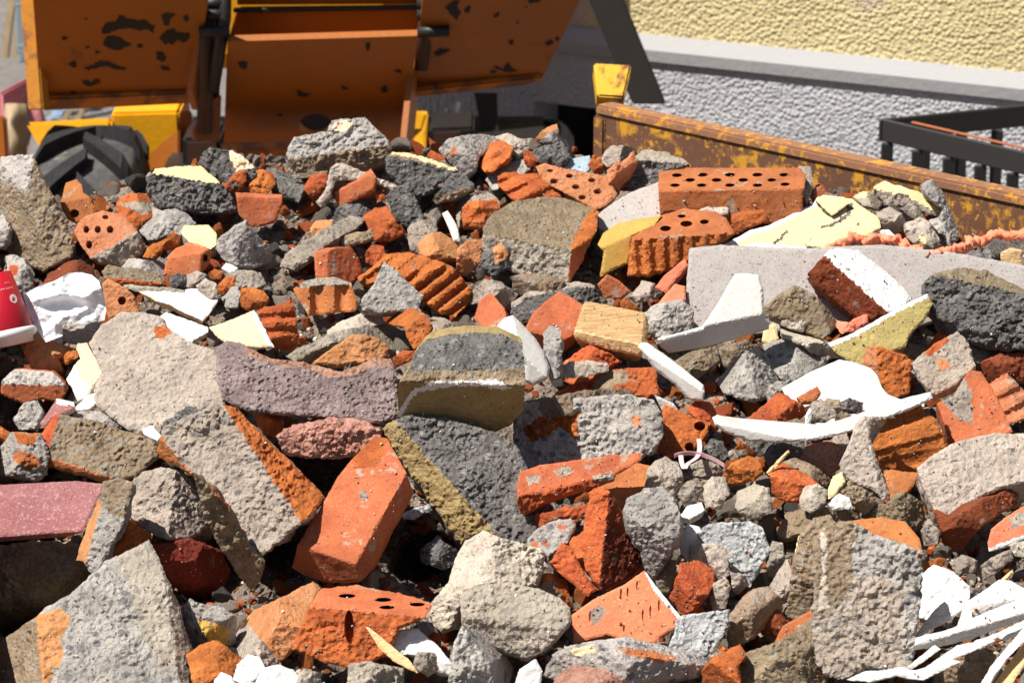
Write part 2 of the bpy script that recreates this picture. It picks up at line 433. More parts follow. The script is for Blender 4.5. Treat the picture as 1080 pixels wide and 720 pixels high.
# ------------------------------------------------------------------ the heap, piece by piece
BF, PB, CC, ML, PF, CS = 'brick_fragment', 'perforated_brick', 'concrete_chunk', 'mortar_lump', 'plaster_fragment', 'ceramic_shard'
def heap():
    c = chunk
    # --- far rim of the heap, from the tyre to the skip wall
    c(CC, 'n', '0 166 22 164 35 163 38 170 58 210 70 238 79 258 76 272 57 281 45 285 30 280 10 264 0 252', (.35, -.75, .56), 'tall grey brown concrete slab leaning in front of the tractor tyre', folds=[(27, 200, 56, 286, 74, 'n'), (34, 165, 27, 210, 50, 'g')], t=9, cat='concrete slab', spots=[('g', '0 160 36 160 34 180 27 204 12 196 0 188')])
    c(PB, 'B', '64 213 69 193 81 189 86 195 88 203 94 208 102 222 98 230 80 236 72 232 66 222', 'F', 'small orange brick end with one round hole above a four holed brick', folds=[(90, 208, 64, 214, 50)], holes='78.5 225 5 4.5')
    c(PB, 'o', '77 243 85 232 95 226 108 222 130 227 141 238 150 250 152 258 150 268 128 281 104 277 95 272 85 258', 'U', 'orange perforated brick with five holes and a mortar crust near the tyre', folds=[(94, 274, 140, 248, 55, 'm')], holes='91 242 3.2 4/103 242 3.4 4/116 242 3.6 4/94 258 3.4 4.4/111 229 3.5 2.4')
    c(CC, 'k', '154 188 163 178 180 176 212 175 228 189 232 194 246 208 250 222 235 225 200 223 168 219 155 206', 'F', 'dark slag block with a cream painted top beside the yellow machine', folds=[(232, 193, 160, 182, 58, 'y')], t=9)
    c(CC, 'k', '210 172 214 160 222 155 240 158 253 162 268 176 272 190 240 201 232 190 218 182', 'F', 'dark concrete lump with a beige patch behind the cream topped block', spots=[('c', '242 158 253 161 270 176 250 181 243 170')])
    c(BF, 'b', '232 190 237 181 252 178 261 181 258 195 250 204 238 199', 'Q', 'small rounded red brick lump beside the beige patched concrete')
    c(BF, 'b', '258 190 262 182 275 178 288 182 291 195 282 204 262 204', 'F', 'orange brick lump lying on the squared red brick block')
    c(BF, 'B', '248 203 297 205 298 215 291 235 275 239 262 239 252 226', (.1, -.95, .3), 'squared dull red brick block with mortar blotch under small orange lumps', folds=[(297, 209, 248, 207, 50)])
    c(BF, 'b', '123 213 135 204 157 204 165 215 172 221 150 236 145 243 128 230 122 222', 'U', 'flat orange brick piece dusted with mortar behind the perforated brick', spots=[('m', '124 214 160 212 172 220 150 226')])
    c(CC, 'g', '147 228 153 221 160 219 170 222 185 220 198 226 206 235 198 243 188 250 175 248 165 253 155 253 147 243', 'U', 'light grey lumpy concrete piece between perforated brick and cream slab')
    c(PF, 'y', '194 238 220 237 229 247 228 258 222 263 200 256 191 246', 'U', 'small six sided cream painted plaster plate near the tyre side', side='m', t=3)
    c(BF, 'b', '150 271 156 260 172 253 182 244 191 250 188 260 170 264 162 273', 'Q', 'curved red brick shard below the lumpy light grey concrete')
    c(PB, 'B', '172 291 177 270 185 262 200 255 217 260 224 266 221 278 210 290 190 293', 'F', 'chipped orange brick half with one dark end hole below cream plate', folds=[(222, 266, 176, 272, 55), (210, 292, 212, 268, 50)], holes='216.5 272 2.6 4.2')
    c(CC, 'g', '228 254 248 237 261 232 272 248 285 262 287 275 268 283 248 282 235 272 227 262', 'F', 'peaked grey concrete wedge left of the long mortar stick', folds=[(247, 282, 260, 233, 40)])
    c(CC, 'n', '107 285 115 280 140 282 168 289 173 300 158 303 130 299 112 298', 'U', 'thin brown mortar slab lying over a brick end with a hole', folds=[(107, 293, 172, 299, 60, 'b')])
    c(PB, 'o', '107 299 114 294 130 302 142 312 148 325 145 332 130 334 115 336 110 322', 'F', 'dusty orange brick end with a round hole beside the crumpled paper', folds=[(142, 308, 108, 296, 45), (146, 334, 138, 308, 40)], holes='128.5 317 4.4 4.6', z=.03)
    c(CC, 'd', '44 303 52 288 68 277 85 273 98 282 103 295 92 306 60 313 48 309', 'U', 'dark stained stone with a red tinge right behind the white paper')
    c(CC, 'g', '6 270 15 268 25 273 30 285 36 300 33 313 20 311 8 301', 'Q', 'narrow grey concrete piece with brick stain behind the red cup', spots=[('b', '9 279 20 280 19 291 12 290')])
    c(CC, 'g', '127 276 140 272 158 275 172 273 178 285 172 298 150 291 130 285', 'U', 'low pale grey crumble above the thin brown mortar slab')
    c(CC, 'k', '178 291 190 288 198 292 199 306 180 304', 'F', 'small dark slag cube under the chipped orange half brick')
    c(ML, 'm', '197 290 207 285 218 289 220 301 208 305 197 303', 'F', 'small beige mortar cube above the white plaster plates', z=.02)
    c(ML, 't', '207 301 217 294 228 299 229 313 212 317', 'F', 'rounded beige mortar pebble above the white plaster plates', z=.03)
    c(BF, 'b', '219 288 226 283 235 286 233 294 222 295', 'F', 'tiny orange brick chip beside the beige mortar cube')
    c(BF, 'b', '230 300 240 290 249 293 248 301 236 310 229 308', 'F', 'tiny red brick chip leaning on a grey stone near the white plates')
    c(CC, 'g', '232 312 238 302 250 302 254 311 250 323 238 325', 'Q', 'small rough grey stone above the cream triangular plaster')
    c(ML, 'm', '236 288 255 284 275 287 281 300 262 306 248 302', 'U', 'flat sandy mortar lump right of the tiny brick chips')
    c(BF, 'b', '251 322 254 305 262 303 278 306 284 313 276 326 262 327', 'Q', 'bright orange angular brick chip beside the ridged red brick', z=.02)
    c(PF, 'w', '233 283 240 275 251 283 245 289', 'U', 'tiny white plaster chip below the grey concrete wedge')
    c(PF, 'w', '147 308 170 305 195 309 196 305 216 304 230 312 229 318 217 336 214 338 195 330 178 321 164 317', (0, -.55, .83), 'larger white plaster plate with a peach chipped edge near the paper', side='c', t=1.8, spots=[('c', '145 306 160 312 178 325 172 330 160 318')])
    c(PF, 'w', '157 342 175 329 219 345 219 350 202 361 198 363', (0, -.6, .8), 'folded white plaster plate below the peach edged plate', side='c', t=2, z=.02)
    c('wood_splinter', 't', '130 300 150 301 195 306 196 311 150 308 131 304', 'F', 'thin pale lath lying just above the white plaster plates', z=.03, auto=False)
    c(PF, 'c', '220 345 245 337 268 327 275 338 289 366 270 366 245 364 235 360 227 354', (-.1, -.7, .7), 'peach plaster triangle with white edge beside the ridged brick', side='w', t=1.6, z=.02, spots=[('w', '268 325 277 340 290 368 284 368 272 345 264 328')])
    c(CC, 'g', '65 344 70 337 80 335 105 340 112 345 100 358 88 364 72 362 65 360', 'F', 'grey concrete bar lying under the crumpled white paper', folds=[(112, 344, 80, 341, 45)])
    c(BF, 'o', '20 357 38 349 57 360 77 367 72 374 62 378 66 391 36 394 27 376', 'M', 'dusty orange brick face in front of the red paper cup', t=7)
    c(BF, 'b', '62 378 75 368 83 366 82 377 72 384 61 382', 'F', 'small red brick chip touching the dusty orange brick face')
    c(PF, 'c', '82 362 92 361 97 372 108 395 97 410 90 420 82 423 76 410 70 400 78 385 85 378 80 368', (-.3, -.75, .6), 'upright peach plaster shard with white rim left of the big mortar slab', side='w', t=2, z=.04, spots=[('w', '70 398 80 385 86 402 96 408 88 422 80 424')])
    c(PF, 'w', '79 430 92 417 104 413 106 420 95 431 82 433', 'U', 'small white plaster plate above the dark pink painted chip', side='c', t=1.3, z=.04)
    c('paint_flake', 'V', '42 447 60 420 78 424 79 431 56 441 47 451', (-.2, -.7, .6), 'small dark pink painted board chip with a white end', side='w', t=1.5, z=.03, spots=[('w', '58 418 80 421 80 428 60 426')])
    c(CC, 'g', '14 442 25 424 40 422 46 435 36 452 20 453', 'Q', 'grey slate wedge left of the pink painted chip')
    c(BF, 'B', '2 401 15 389 55 392 64 400 72 410 65 425 45 421 25 426 0 416', 'V', 'dark shaded brick with grey mortar top under the dusty brick', folds=[(70, 406, 4, 404, 60, 'g')], t=8)
    c('concrete_slab', 't', '106 343 128 329 150 329 170 334 176 345 202 362 226 369 232 378 236 418 240 440 205 449 175 463 140 456 118 441 101 427 98 412 106 392 100 378 94 362', (-.1, -.66, .74), 'big flat sandy mortar slab with orange stains in the pile middle left', t=8, relief=3.5, sp=2.5, rnd=4, spots=[('b', '160 345 178 342 180 352 168 357')])
    c(BF, 'n', '33 484 40 462 58 436 97 442 150 460 162 464 168 475 165 480 155 491 143 503 110 506 70 496 35 488', (.05, -.62, .78), 'big brick crusted with sandy mortar, orange only along its edges', folds=[(62, 434, 47, 484, 55, 'b'), (44, 481, 112, 503, 58, 'B')], t=9, sp=2.4)
    c(CC, 'g', '0 472 12 455 40 457 50 470 50 500 35 508 15 504 0 501', 'F', 'grey mortar block with orange brick skin above the pink plank', spots=[('b', '13 454 40 456 36 470 20 468'), ('B', '18 474 34 478 46 490 30 496 12 484')])
    c(BF, 'b', '0 449 14 458 8 471 0 471', 'F', 'tiny orange brick corner above the pink plank', z=.02)
    c('wood_plank', 'V', '-240 530 0 511 80 507 110 510 104 524 88 560 60 562 15 565 -240 584', (0, -.62, .78), 'pink painted plank end with scratched paint jutting from the dark gap', t=2.6, side='V', z=.03, auto=False)
    c(CC, 'g', '80 590 88 562 105 525 108 508 125 503 142 509 136 530 132 547 126 562 118 576 105 601 97 606 88 592', 'Q', 'upright grey stone with brown mortar cap at the end of the pink plank', folds=[(104, 540, 88, 598, 50, 'o')], spots=[('n', '104 528 108 500 145 502 138 532 130 548 115 541')], z=.03)
    c(BF, 'b', '117 588 122 570 134 547 159 562 159 576 140 591 118 594', 'F', 'small dark red brick corner between grey stone and big pale slab')
    c(CC, 'm', '133 522 138 508 150 498 170 492 190 496 210 511 220 530 223 551 200 571 175 569 155 561 138 546', (-.45, -.65, .6), 'rounded grey mortar boulder half in shadow beside the mortar faced brick', folds=[(176, 575, 186, 490, 75)], z=.05, t=12)
    c(BF, 'm', '165 475 172 450 195 439 230 426 250 429 262 445 300 480 330 510 341 523 330 541 305 562 275 586 262 573 230 526 205 501 190 493 175 486', (-.2, -.7, .68), 'large brick block faced with rough grey mortar and an orange broken end', folds=[(316, 545, 240, 432, 42, 'b'), (196, 494, 274, 590, 66, 'B')], z=.09, t=11, sp=2.4, relief=7)
    c(ML, 'n', '205 501 222 512 240 532 266 580 280 592 275 612 267 625 254 610 235 580 216 545', (.1, -.9, -.1), 'shaded brown mortar layer with orange line under the large block', folds=[(262, 560, 222, 512, 40, 'b')], z=.0)
    c(CC, 'q', '291 461 300 452 320 446 352 440 385 443 403 455 400 470 378 479 350 485 320 483 300 476', 'V', 'dark reddish crumbly stone tucked under the long purple grey slab', folds=[(403, 452, 291, 458, 50)])
    c(BF, 'b', '266 432 278 424 298 434 296 462 276 456', 'F', 'orange rough brick end left of the dark reddish stone', z=.0)
    c(BF, 'B', '308 598 314 574 335 540 357 502 370 485 395 460 408 462 428 497 434 515 412 556 392 596 376 613 345 614 320 606', (-.22, -.62, .75), 'whole bright orange brick standing on edge in the dark hollow', folds=[(306, 572, 374, 595, 72), (372, 600, 430, 497, 78)], z=.04, t=10, sp=2.5, spots=[('b', '372 482 395 458 410 462 402 478 398 492 374 494'), ('m', '378 518 384 516 390 523 384 529 379 526')])
    c(CC, 'k', '443 580 460 565 483 580 480 596 465 601 445 593', 'F', 'small dark stone deep in the hollow left of the tan boulder', z=-.04)
    c(PF, 'S', '424 542 440 534 455 531 458 537 436 547 426 547', 'F', 'smooth pale lilac chip in the hollow beside the bright orange brick', z=-.04, flat=True)
    c('stucco_fragment', 'k', '403 452 415 443 430 438 470 440 520 455 545 470 560 500 566 560 556 579 530 571 510 560 487 574 470 553 445 516 428 493', (.12, -.58, .8), 'large dark slag slab with a tan stucco edge in the pile centre', folds=[(412, 440, 522, 563, 62, 'Y')], t=10, sp=2.4, relief=9)
    c('stucco_fragment', 'Y', '419 438 420 405 432 388 437 372 450 358 470 353 500 350 530 352 551 362 554 400 552 432 540 447 512 460 480 458 450 452 428 443', (0, -.86, -.5), 'dark slag block with a smooth tan underside and white rim', folds=[(560, 407, 425, 402, 70, 'n'), (556, 400, 425, 398, 98, 'k')], z=.13, t=10, sp=2.4, jit=1.0, spots=[('w', '418 438 434 411 462 402 522 400 540 408 532 411 505 407 466 408 440 414 428 430 421 441')])
    c('concrete_slab', 'p', '228 366 240 359 252 361 270 370 285 378 315 381 345 388 360 392 378 385 395 376 412 378 419 400 419 440 400 446 370 443 340 439 300 437 255 431 236 421 228 401', (.05, -.72, .69), 'long purple grey gritty slab with a crumbling pink top edge', folds=[(420, 392, 240, 372, 38)], spots=[('q', '255 360 285 376 315 380 345 386 360 391 380 383 396 374 414 377 416 386 396 386 372 396 350 398 320 388 285 384 262 374')], z=.1, t=8, sp=2.4)
    # --- middle left
    c('roof_tile', 'B', '309 305 320 297 335 293 352 292 370 298 377 318 376 328 352 330 325 333 318 320', 'F', 'broken channel brick with two upright grooves and mortar lip', groove=(90, 26, 14, .2), folds=[(374, 300, 308, 302, 50, 'm')], cat='brick')
    c('roof_tile', 'b', '271 328 290 322 308 315 312 330 315 366 305 371 288 368 280 350', 'F', 'ridged red brick end with level grooves right of the peach plaster', groove=(-6, 15, 9, .1), cat='brick', z=.02)
    c(ML, 't', '345 349 357 340 380 330 399 323 406 340 385 347 360 354 347 356', 'U', 'pale smooth mortar wedge left of the broken red lump')
    c(CC, 'm', '301 375 320 365 352 350 385 343 415 342 431 348 430 357 415 369 400 366 385 356 360 359 330 371 312 381', 'U', 'flat sand coloured mortar tongue above the purple grey slab', z=.02)
    c(BF, 'o', '328 383 350 367 372 352 395 355 408 363 411 376 390 382 355 386', 'F', 'pointed yellow orange brick chunk on the purple grey slab', folds=[(390, 384, 376, 352, 30)], z=.04)
    c(BF, 'b', '411 380 424 370 447 369 447 375 430 383 417 387', 'F', 'small curved orange chip behind the tan bottomed slag block', z=.03)
    c(BF, 'b', '406 341 420 327 432 324 450 332 456 342 449 359 436 368 428 355 427 345', 'Q', 'broken red brick lump with a split right of the pale wedge', z=.03)
    c(ML, 'm', '448 343 458 333 470 336 486 345 482 357 465 359 450 357', 'U', 'small grey mortar knob right of the split red lump')
    c(CC, 'g', '380 316 394 300 400 285 405 277 415 282 425 292 447 312 440 326 420 329 395 329 382 326', (0, -.75, .66), 'grey triangular mortar plate leaning on the grooved brick', t=3, z=.05, flat=True)
    c('roof_tile', 'b', '377 293 390 283 408 268 430 266 450 270 478 282 497 305 498 316 480 334 465 330 445 315 425 292 415 282 405 278 395 298 382 301', (-.1, -.62, .78), 'large orange brick piece with four slanting grooves behind the grey plate', groove=(-38, 13.5, 13, .35), t=7, cat='brick', sp=2.4)
    c(BF, 'B', '331 265 345 261 370 260 378 272 383 286 371 299 355 297 333 293', 'F', 'blocky orange brick piece above the channel brick', folds=[(345, 296, 346, 260, 40), (378, 266, 332, 266, 40)])
    c(BF, 'b', '386 265 392 258 404 260 408 270 395 281 386 277', 'F', 'dark red brick nub right of the blocky orange piece')
    c(ML, 'm', '296 281 300 268 332 247 360 232 377 222 387 231 375 241 352 253 330 271 310 284', 'U', 'long sandy mortar stick pointing up to the right', z=.05, t=3)
    c(ML, 'n', '357 250 392 242 395 253 362 261', 'F', 'short brown mortar strip beneath the long sandy stick', z=.03)
    c(PF, 'w', '320 273 345 257 358 252 358 261 335 273', 'U', 'thin white sliver along the lower side of the sandy stick', t=1)
    c(BF, 'b', '383 227 395 220 408 218 418 232 426 248 410 255 393 253', 'Q', 'orange brick nut with steep faces right of the sandy stick')
    c(BF, 'o', '327 241 333 233 352 231 345 246 330 250', 'F', 'small orange chip half under the long sandy stick')
    c(BF, 'B', '351 201 375 188 391 178 397 187 394 200 375 210 358 220 354 212', 'L', 'smooth orange half brick lying above dark crumble near the pale slab', folds=[(352, 204, 392, 184, 35)], z=.05, t=6)
    c(BF, 'b', '394 198 403 200 407 210 398 214', 'F', 'tiny red chip at the end of the smooth orange half brick', z=.03)
    c(CC, 'k', '340 232 362 215 385 203 400 209 409 218 390 224 368 233 350 237', 'U', 'dark grey crumble under the smooth orange half brick')
    c(CC, 'k', '407 206 418 196 432 195 440 212 447 230 440 237 428 239 415 229', 'Q', 'dark angular stone right of the dark crumble', folds=[(436, 238, 428, 196, 40)])
    c(CC, 'g', '301 162 310 145 345 138 350 127 385 124 410 148 413 158 408 172 385 178 350 181 325 187 311 179', (-.05, -.68, .73), 'largest light grey boulder on the skyline in front of the orange bucket', folds=[(300, 170, 414, 153, 52, 'n')], t=14, relief=8, sp=2.4, spots=[('c', '352 131 362 126 373 130 366 138 352 138')])
    c('wood_splinter', 'n', '307 184 345 180 346 186 310 189', 'F', 'thin brown lath wedged under the skyline boulder', z=.02, auto=False)
    c(CC, 'k', '275 182 300 171 315 182 322 198 315 213 300 206 285 196', 'U', 'dim grey rubble lump left below the skyline boulder')
    c(BF, 'b', '320 198 327 186 345 183 346 200 330 212', 'F', 'small red brick wedge under the skyline boulder')
    c(ML, 't', '333 213 343 200 348 178 355 172 385 182 418 195 416 201 398 194 370 189 354 191 349 206 338 219', 'F', 'bent pale rimmed plaster strip curling behind the orange half brick', z=.02, auto=False, t=3)
    c(CC, 'k', '408 166 413 159 432 162 458 169 484 179 466 192 452 204 442 206 420 194 408 181', 'F', 'dark slag block with a tan plaster cap in front of the bucket', folds=[(486, 180, 408, 163, 58, 'n')], spots=[('y', '411 158 440 162 486 178 484 182 438 167 410 162')])
    c(CC, 'k', '456 212 463 200 475 184 488 180 501 199 480 211 460 215', 'Q', 'dark humped stone with a tan foot below the slag block', folds=[(456, 208, 502, 197, 40, 'n')])
    c(BF, 'b', '450 165 454 158 471 166 463 172', 'F', 'tiny orange chip on top of the tan capped slag block', z=.03)
    c(CC, 'g', '463 158 470 147 487 143 510 141 526 146 520 155 505 165 503 180 492 189 480 181 470 170', (-.1, -.7, .7), 'pale grey boulder left of the grooved red bricks on the skyline', spots=[('o', '474 158 482 152 481 164 476 166')])
    c('roof_tile', 'b', '499 163 515 150 527 145 541 155 538 166 520 181 510 181 504 172', 'L', 'small grooved red brick tilted on the skyline, the upper of two', groove=(-30, 15, 10, .2), cat='brick', z=.04)
    c(CC, 'g', '511 180 525 170 540 157 555 165 561 176 545 191 530 196 520 201 512 191', 'U', 'grey mortar bed under the small grooved red brick')
    c('roof_tile', 'b', '525 186 540 176 556 173 568 185 580 198 592 207 565 216 548 218 535 206 525 196', 'L', 'grooved red brick wedge, the lower of two near the skyline', groove=(-24, 14, 12, .3), t=6, cat='brick', z=.03)
    c(CC, 'm', '482 216 490 206 515 203 528 212 527 222 487 221 484 240 481 232', 'U', 'grey mortar cap behind the small blocky red brick')
    c(BF, 'b', '487 219 495 213 523 210 528 222 519 232 517 241 488 240', 'F', 'small blocky red brick with one level groove', groove=(0, 22, 8, .0), z=.03)
    c('concrete_slab', 'm', '510 240 518 226 540 213 575 207 600 210 625 220 632 225 629 241 615 273 605 291 598 299 575 298 545 288 518 278 508 262', (-.1, -.94, .3), 'big two tone block, brown crust on top and red brick on its flank', folds=[(604, 264, 506, 245, 60, 'n'), (599, 302, 603, 262, 62, 'B')], cat='brick block', t=12, sp=2.4, spots=[('b', '601 262 612 238 622 222 634 222 630 245 606 272')])
    c(ML, 'n', '538 291 555 288 597 297 592 308 560 314 542 306', 'F', 'brown sandy strip under the big two tone block', z=.02)
    c(CC, 's', '628 228 645 215 665 203 699 190 699 228 670 238 640 246 631 240', 'U', 'smooth pink grey concrete plate left of the whole perforated brick', t=6, spots=[])
    c(PB, 'o', '565 176 575 172 595 178 640 186 651 206 640 216 628 222 605 208 588 200 572 192', (0, -.55, .84), 'pale orange perforated brick plate with seven holes', holes='584 191 4.2 2.8/600.5 185.5 3.8 2.4/624 190 4 2.4/607 197 4.2 2.6/630 202 4.2 2.7/614 208 4.2 2.5/580 180 3.4 1.8', t=5, auto=False, z=.02, sp=2.2)
    c('roof_tile', 'i', '581 175 605 167 622 164 624 176 618 182 598 178', 'U', 'small pale blue tile fragment behind the seven holed brick plate', t=1.5, cat='tile')
    c(BF, 'b', '620 175 626 163 634 165 637 181 630 186', 'F', 'small red brick nub right of the pale blue tile')
    c(CC, 'm', '632 170 639 157 655 153 670 157 674 165 668 179 650 186 640 183', 'F', 'grey brown stone behind the standing pale tile piece')
    c(CC, 'k', '665 166 680 158 700 160 718 167 727 173 705 181 690 196 668 203 661 195', 'F', 'dark stone with light top in front of the skip wall shadow', folds=[(728, 172, 664, 168, 50, 'm')])
    c(BF, 'o', '640 180 650 170 658 172 668 159 673 172 665 188 652 201 641 194', 'E', 'standing pale orange tile piece with a notch beside dark stone', z=.05, t=2.5)
    c('board_offcut', 'e', '630 258 636 246 652 235 698 227 688 240 667 250 663 277 633 292 637 265', (.1, -.93, .3), 'ochre board offcut with mustard top beside the dark red perforated brick', folds=[(691, 237, 628, 264, 56, 'e')], t=5, side='Y', cat='board')
    c(PB, 'b', '662 291 664 266 667 250 680 242 700 227 722 220 755 224 766 230 775 247 758 257 738 263 725 276 708 284 685 292', (.05, -.96, .2), 'dark red perforated brick, broken front and four holes on top', folds=[(776, 246, 664, 254, 60, 'B')], holes='702 241 6 3/724 236 6.5 3.2/743 234 5 2.6/719 228 4.5 1.8', t=9, groove=(86, 15, 8, .0), sp=2.3, z=.02)
    c(BF, 'b', '763 229 785 223 805 221 810 233 792 239 776 248 766 241', 'F', 'small dark red brick stub at the end of the perforated one')
    c(ML, 't', '733 222 758 213 769 217 767 226 750 227', 'U', 'pale mortar crumb lying between two perforated bricks', z=.05)
    c(PB, 'B', '695 181 730 177 844 177 850 186 847 205 846 223 840 234 812 237 770 231 730 222 696 226 694 200', (0, -.99, .12), 'whole perforated brick lying flat with eleven holes', folds=[(852, 199, 692, 202, 66, 'B')], holes='714 185 5.4 2.2/728 190 5.2 2.2/741 184.5 5.6 2.2/756 190 5.4 2.2/770 184.5 5.6 2.2/784 190 5.4 2.2/799 184.5 5.6 2.2/712 195.5 5.2 2/740 195.5 5.2 2/770 195.5 5.2 2/799 195.5 5.2 2/814 190 4.6 2/827 184.5 5 2/828 194.5 5 2', t=11, sp=2.2, jit=.6)
    c(ML, 'm', '842 176 855 176 858 195 851 216 845 201', 'E', 'vertical mortar strip on the end of the whole perforated brick', z=.02)
    c(BF, 'B', '856 200 868 195 874 205 871 216 858 215', 'F', 'small orange brick corner between mortar strip and cream slab')
    c('concrete_slab', 's', '722 346 724 300 727 262 760 258 800 260 850 262 900 259 930 258 1000 265 1080 280 1120 284 1120 342 1080 341 1000 332 960 346 900 342 850 346 790 352 745 354', (0, -.8, .6), 'long smooth speckled grey slab reaching to the frame edge', t=7, sp=3.4, z=-.05)
    c('concrete_slab', 'y', '757 262 790 243 810 238 858 215 862 208 870 207 898 210 912 220 928 230 929 240 915 247 908 255 885 261 850 262 815 260', (0, -.5, .86), 'large cream painted slab with white edge, cracked, near skip wall', side='w', t=3, spots=[('w', '755 263 790 241 810 236 860 212 862 217 812 242 792 248 768 262'), ('k', '866 239 876 236 892 226 897 213 900 214 897 228 878 239 868 242'), ('k', '848 259 862 246 871 240 874 242 866 249 853 261'), ('k', '886 253 896 243 907 235 908 237 898 246 889 255'), ('k', '812 259 822 250 830 243 832 245 824 252 815 261')], cat='plaster')
    c('paint_flake', 'y', '860 211 868 206 890 208 898 213 877 228', (0, -.62, .78), 'loose cream flake lifted off the top of the cream slab', side='k', t=2, z=.05, cat='plaster')
    c('paint_flake', 'y', '850 259 868 240 881 239 900 237 912 240 916 248 890 259 875 262', (0, -.55, .83), 'broken cream plate lying across the cream slab front', side='m', t=1.6, z=.035, cat='plaster')
    c(PF, 'w', '762 264 800 256 868 262 880 263 850 272 800 268', 'U', 'white cracked tile strip along the foot of the cream slab', t=1.2, z=.01)
    c(PF, 'm', '922 197 932 191 957 199 961 208 952 217 935 216 926 206', 'F', 'cream topped plaster lump at the left peak of small heap', folds=[(962, 205, 922, 199, 50, 'y')], z=.02)
    c(PF, 'm', '957 199 975 204 995 219 993 228 980 227 962 215', 'F', 'cream topped plaster lump leaning on grey slab by skip wall', folds=[(990, 224, 956, 206, 45, 'y')], z=.03)
    c(CC, 'g', '970 195 982 188 993 200 1003 222 1012 245 1008 256 1000 259 995 240 990 228 995 220 975 205', (-.2, -.8, .5), 'steep grey slab with shaded flank leaning against rusty skip wall', folds=[(1004, 262, 984, 188, 60)], t=6)
    c(ML, 't', '899 208 910 202 922 201 931 213 925 221 910 216', 'U', 'pale lump with a cream skin behind the broken cream plate', spots=[('y', '899 207 910 200 922 200 920 205 905 209')])
    c(ML, 't', '925 224 938 217 952 226 958 240 945 247 932 241', 'F', 'pale crumbly lump in the middle of the cream topped heap', z=.01)
    c(ML, 't', '951 220 960 212 976 222 976 232 962 230', 'F', 'pale round lump between two cream topped plaster lumps', z=.02)
    c(ML, 't', '954 236 970 229 988 238 998 250 998 261 980 262 960 250', 'U', 'wide pale crumbly lump at the foot of the leaning grey slab', z=.01)
    c(ML, 'g', '980 232 990 229 1000 240 1003 249 990 246', 'E', 'small grey wedge against the leaning grey slab', z=.03)
    c(ML, 'm', '956 250 968 246 985 250 984 263 970 263', 'F', 'squat lump with a small cream stripe above the coral foam', z=.03, spots=[('y', '968 248 976 249 977 262 971 258')])
    c(PF, 'w', '927 252 929 243 937 242 948 251 940 253', 'F', 'white chip standing above the coral foam string', z=.02)
    c(CC, 'k', '990 272 1010 264 1035 265 1048 252 1062 250 1100 256 1100 268 1060 266 1040 279 1010 277', 'U', 'flat dark grey crumble behind the coral foam', z=.02)
    c('wood_block', 'x', '1055 266 1066 262 1079 264 1078 282 1056 279', 'V', 'small tan wooden end grain block beside the coral foam', z=.05, auto=False, cat='wood')
    c('stucco_fragment', 'W', '853 287 862 278 873 265 885 261 905 264 930 283 955 305 961 315 948 328 936 331 920 338 905 338 885 321 860 301', (.12, -.7, .7), 'white stucco faced wall piece with dark red brick side', folds=[(868, 270, 938, 332, 66, 'd')], z=.1, t=8, side='d', sp=2.4)
    c(CC, 'k', '972 300 985 288 1010 282 1040 285 1070 300 1090 310 1090 367 1060 371 1030 363 1000 351 985 331 975 316', (-.1, -.72, .68), 'large dark slag boulder with brown rim near the frame edge', folds=[(1092, 312, 980, 287, 40, 'n'), (974, 330, 1090, 368, 60)], z=.12, t=13, relief=11, sp=2.4)
    c('stucco_fragment', 'O', '873 362 893 354 920 340 945 326 978 310 984 320 975 336 960 353 955 366 930 373 908 386 892 379 880 371', (0, -.84, .53), 'olive yellow stucco plate with white broken rim', side='m', t=5, z=.08, spots=[('w', '868 362 893 353 920 338 945 323 979 308 980 314 945 330 920 345 893 360 876 366')])
    c(CC, 'n', '808 323 825 308 842 301 858 310 872 325 882 337 878 349 868 359 850 351 835 339 808 333', 'F', 'grey brown stone with shaded corner left of the red sided wall piece', folds=[(876, 352, 862, 312, 50)], z=.04)
    c(CC, 'm', '797 326 820 318 836 315 852 334 848 349 835 346 815 339', 'M', 'low beige stone overlapping the grey brown stone', z=.07)
    c('foam_lump', 'f', '881 345 883 338 895 340 905 334 915 332 916 341 903 349 888 352', 'F', 'coral foam lump tucked under the red sided wall piece', z=.05, cat='foam')
    c(CC, 't', '822 341 838 344 882 367 886 377 870 379 845 364 825 356', 'M', 'thin slanting mortar slab above the white curved ceramic', z=.05, t=3)
    c(CC, 'g', '755 402 770 386 782 371 800 365 815 374 830 400 815 416 800 423 780 421 762 413', (-.1, -.7, .7), 'pale grey gritty stone between ceramic shards and white plate', z=.02)
    c(CC, 'g', '805 362 830 355 855 362 877 378 862 391 842 401 828 406 813 386', 'U', 'grey pitted stone under the thin slanting mortar slab', z=.02)
    c(PF, 'y', '806 343 818 341 821 358 812 364 804 360', 'F', 'small greenish cream chip beside the tall ceramic fin', z=.02)
    c(CC, 'n', '757 382 762 366 785 357 800 366 784 379 770 389', 'F', 'shaded brown stone in the cavity under the tall ceramic shard', z=-.02)
    c(CC, 'n', '706 383 730 370 757 364 759 379 735 399 719 391', 'U', 'tan sloping stone behind the curved ceramic strip')
    c('wood_block', 'v', '605 352 613 325 617 318 624 318 680 330 684 338 682 360 675 376 640 368 607 358', (-.1, -.6, .79), 'squared weathered wood block end in the pile centre', folds=[(600, 348, 674, 363, 62, 'x'), (674, 378, 680, 332, 50, 'v')], side='v', z=.09, t=8, auto=False, cat='wood')
    c('stucco_fragment', 'k', '538 319 555 308 580 301 610 297 628 300 634 315 625 326 600 331 575 341 545 339 538 331', 'M', 'dark curved slab with pale rim behind the flat orange brick face', folds=[], side='w', spots=[('t', '536 320 555 307 580 300 610 295 630 299 628 303 605 303 580 307 556 314 540 324')], t=5)
    c(BF, 'B', '553 348 562 330 575 318 590 307 605 315 617 323 608 351 595 359 570 353', 'M', 'flat faced orange brick left of the wood block', t=6, z=.04)
